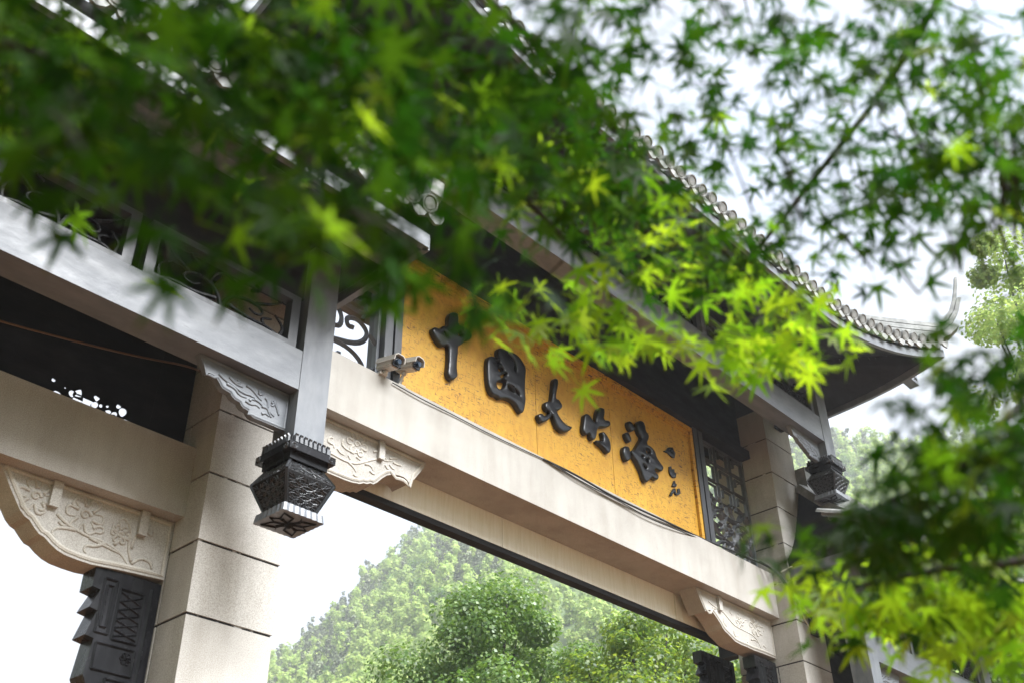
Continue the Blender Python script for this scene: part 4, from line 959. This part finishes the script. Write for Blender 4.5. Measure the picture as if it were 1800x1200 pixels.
def build_maple(label, base, blobs, extra, limbs, seed):
    rs = random.Random(seed); root = thing('maple_tree', base, label, 'tree')
    lv, sp = gen_leaves(blobs, rs)
    # unseen canopy outside the picture, added to shade the near leaves
    ex = []
    for (c, r, n) in extra:
        for _ in range(n):
            p = Vector(c)+Vector((rs.gauss(0, r[0]), rs.gauss(0, r[1]), rs.gauss(0, r[2])))
            v = p-CAM; dp = v.dot(FW)
            if dp > .05 and abs(v.dot(RT)/dp) < .54 and abs(v.dot(UP)/dp) < .37: continue
            if v.length < .45: continue
            dirv = Vector((rs.gauss(0, 1), rs.gauss(0, 1), -.6)).normalized(); nrm = Vector((rs.gauss(0, .4), rs.gauss(0, .4), 1)); nrm = (nrm-dirv*nrm.dot(dirv)).normalized()
            ex.append((p, dirv, nrm, rs.uniform(.055, .085), 9., 0))
    # trunk and limbs
    bm = bmesh.new(); b = Vector(base); t0 = limbs[0][0]
    tube(bm, [b, b.lerp(t0, .5)+Vector((.05, .05, 0)), t0], .12, 10, .085); obj('trunk', bm, BARK, root, smooth=True)
    for L in limbs:
        bm = bmesh.new(); tube(bm, smooth_line([tuple(p) for p in L], 2), .010, 8, .0035); obj('branch', bm, BARK, root, smooth=True)
    allp = [Vector(p) for L in limbs for p in smooth_line([tuple(p) for p in L], 2)]
    bm = bmesh.new()
    for c in sp:
        n_ = min(allp, key=lambda p: (p-c).length + (.6 if p.z < c.z-.5 else 0)); n_ = c + (n_-c)*min(1, .11/max(.01, (n_-c).length)); mid = n_.lerp(c, .55)+Vector((0, 0, .05*(n_-c).length))
        tube(bm, [n_, mid, c], .002, 4, .0009)
    tag(obj('twig', bm, BARK, root), kind='stuff')
    def inframe(p):
        v = p-CAM; d = v.dot(FW); return d > .1 and abs(v.dot(RT)/d)*FPX < 960 and abs(v.dot(UP)/d)*FPX < 660
    vis_ = [l for l in lv if inframe(l[0])]; vis_.sort(key=lambda l: -l[3]/l[4]); big = vis_[:290]; bigid = set(map(id, big))
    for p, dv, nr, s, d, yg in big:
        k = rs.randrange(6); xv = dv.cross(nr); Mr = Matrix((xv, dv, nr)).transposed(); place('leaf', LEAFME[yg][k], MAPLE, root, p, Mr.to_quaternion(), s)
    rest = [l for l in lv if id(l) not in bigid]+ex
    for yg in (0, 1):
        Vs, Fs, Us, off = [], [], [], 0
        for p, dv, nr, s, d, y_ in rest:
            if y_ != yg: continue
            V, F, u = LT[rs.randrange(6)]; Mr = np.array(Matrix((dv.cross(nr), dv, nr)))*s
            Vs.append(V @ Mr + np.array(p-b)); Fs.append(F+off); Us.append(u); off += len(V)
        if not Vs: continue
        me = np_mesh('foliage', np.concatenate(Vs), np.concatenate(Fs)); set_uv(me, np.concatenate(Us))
        tag(link('lit_young_foliage' if yg else 'foliage', me, (MAPLE, MAPLE_YOUNG_LIT)[yg], root), kind='stuff')
    print('maple', len(lv), 'leaves', len(big), 'single', len(ex), 'outside')
A_near = [(60, 70, 70, 50, 1.4, 1.8, 4, 7), (100, 220, 110, 60, 1.0, 1.4, 8, 7), (290, 225, 90, 45, 1.1, 1.5, 5, 6), (250, 90, 200, 70, 1.2, 1.7, 8, 7), (560, 80, 220, 80, 1.2, 1.8, 12, 7), (640, 310, 60, 25, 1.1, 1.3, 3, 5), (850, 60, 120, 80, 1.2, 1.7, 6, 7), (450, 170, 120, 60, 1.0, 1.4, 6, 6), (750, 440, 25, 25, .95, 1.0, 1, 5), (660, 250, 90, 60, 1.1, 1.5, 7, 6), (130, 270, 90, 30, .75, .85, 2, 5), (700, 420, 55, 35, 1.1, 1.4, 5, 6), (620, 420, 30, 40, 1.1, 1.4, 2, 5)]
A_mid = [(300, 110, 280, 90, 1.4, 2.0, 12, 7), (650, 170, 240, 140, 1.3, 2.1, 26, 7, .05), (930, 200, 140, 150, 1.5, 2.2, 20, 7, .05), (130, 150, 120, 70, 1.4, 1.9, 6, 7), (425, 225, 35, 6, 1.8, 2.0, 2, 4, 1), (50, 110, 60, 60, 1.6, 1.9, 3, 6, .8)]
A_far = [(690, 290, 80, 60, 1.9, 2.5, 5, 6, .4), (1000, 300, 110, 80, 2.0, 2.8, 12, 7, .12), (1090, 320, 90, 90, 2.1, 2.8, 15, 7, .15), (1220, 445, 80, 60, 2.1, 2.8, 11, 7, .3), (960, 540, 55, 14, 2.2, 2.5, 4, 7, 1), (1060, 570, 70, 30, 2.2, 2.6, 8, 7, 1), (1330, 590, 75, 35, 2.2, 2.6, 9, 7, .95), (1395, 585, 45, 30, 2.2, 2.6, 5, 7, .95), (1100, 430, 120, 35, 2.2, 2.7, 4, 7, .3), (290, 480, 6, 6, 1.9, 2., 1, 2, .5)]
baseA = (-1.7, -5.2, 0); tA = Vector((-1.35, -5.1, 2.2))
limA = [[tA, Vector((-.9, -5.1, 3.0)), Vector((-.3, -5.0, 3.3)), atD(150, -120, 1.4), atD(500, 60, 1.6), atD(760, 200, 1.8), atD(1000, 420, 2.3), atD(1100, 560, 2.5)],
        [tA, Vector((-.8, -4.9, 2.8)), atD(-150, 20, 1.3), atD(100, 110, 1.4), atD(330, 190, 1.5)],
        [tA, Vector((-.6, -5.3, 3.4)), atD(500, -250, 1.5), atD(850, -20, 1.9), atD(1080, 220, 2.3), atD(1260, 430, 2.6), atD(1400, 570, 2.7)]]
build_maple('near maple with blurred leaves hanging across the upper left', baseA, A_near+A_mid+A_far,
            [((-.3, -5.4, 3.5), (.6, .6, .3), 4500), ((.3, -5.0, 3.8), (.4, .4, .2), 700), ((-.2, -7.0, 2.9), (.5, .5, .5), 2200), ((-.8, -6.1, 2.3), (.3, .4, .5), 1200), ((.1, -6.75, 2.4), (.45, .22, .3), 1300)], limA, 3)
B_up = [(x, y, rx, ry, a, b_, n, k, .03, .8) for x, y, rx, ry, a, b_, n, k in ((1050, 50, 140, 70, 1.6, 2.2, 6, 7), (1250, 70, 150, 70, 1.6, 2.3, 6, 7), (1450, 100, 150, 100, 1.6, 2.3, 10, 7), (1650, 90, 130, 100, 1.5, 2.2, 15, 8), (1490, 280, 130, 90, 1.7, 2.3, 12, 7), (1690, 280, 90, 100, 1.6, 2.2, 13, 8), (1310, 280, 90, 60, 1.7, 2.3, 6, 7), (1430, 390, 110, 30, 1.8, 2.3, 6, 7), (1580, 400, 90, 30, 1.8, 2.3, 4, 6), (1770, 250, 35, 90, 1.4, 1.8, 13, 8), (1190, 170, 70, 50, 1.8, 2.3, 3, 6))]
B_mid = [(1760, 620, 30, 90, 1.3, 1.8, 7, 7), (1700, 790, 60, 60, 1.3, 1.8, 9, 7), (1770, 790, 30, 90, 1.3, 1.8, 9, 7), (1450, 925, 40, 20, 1.5, 1.8, 3, 6), (1550, 920, 60, 30, 1.5, 1.8, 5, 6), (1670, 900, 100, 30, 1.4, 1.8, 12, 7), (1610, 790, 25, 40, 1.4, 1.6, 3, 5)]
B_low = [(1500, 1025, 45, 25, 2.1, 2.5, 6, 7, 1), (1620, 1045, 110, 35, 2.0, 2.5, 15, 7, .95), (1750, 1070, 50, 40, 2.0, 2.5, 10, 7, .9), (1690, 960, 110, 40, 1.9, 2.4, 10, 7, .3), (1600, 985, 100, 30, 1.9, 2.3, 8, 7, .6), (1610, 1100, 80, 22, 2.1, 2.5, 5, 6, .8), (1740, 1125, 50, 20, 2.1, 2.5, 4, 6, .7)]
baseB = (2.6, -6.75, 0); tB = Vector((2.45, -6.5, 2.1))
limB = [[tB, Vector((2.5, -6.1, 2.9)), atD(1850, -330, 2.0), atD(1700, -90, 2.1), atD(1570, 140, 2.25), atD(1450, 290, 2.4), atD(1340, 430, 2.55), atD(1290, 480, 2.6)],
        [tB, Vector((2.4, -6.1, 2.6)), atD(1900, 640, 1.9), atD(1780, 720, 1.8), atD(1680, 830, 1.75), atD(1520, 900, 1.7)],
        [tB, atD(1950, 950, 1.9), atD(1780, 990, 1.9), atD(1640, 1000, 1.9), atD(1500, 1030, 1.95)],
        [tB, Vector((2.3, -6.0, 3.1)), atD(1800, -220, 2.1), atD(1500, -150, 2.3), atD(1250, -90, 2.4), atD(1080, -40, 2.4)]]
build_maple('maple with dense leaves against white sky along the right', baseB, B_up+B_mid+B_low,
            [((2.3, -5.7, 4.0), (.7, .6, .35), 900), ((2.7, -6.2, 2.6), (.4, .3, .5), 700), ((2.2, -7.3, 2.6), (.4, .4, .4), 300)], limB, 4)

# ------------------------------------------------------------------ haze
m = bpy.data.materials.new('haze'); m.use_nodes = True; t = m.node_tree; t.nodes.clear()
o_ = t.nodes.new('ShaderNodeOutputMaterial'); pv = t.nodes.new('ShaderNodeVolumePrincipled')
pv.inputs['Color'].default_value = (.95, .97, 1, 1); pv.inputs['Density'].default_value = .0012; pv.inputs['Anisotropy'].default_value = .2
t.links.new(pv.outputs[0], o_.inputs['Volume'])
tag(obj('haze', B(-350, 350, -350, 350, -1, 132), m), kind='stuff')
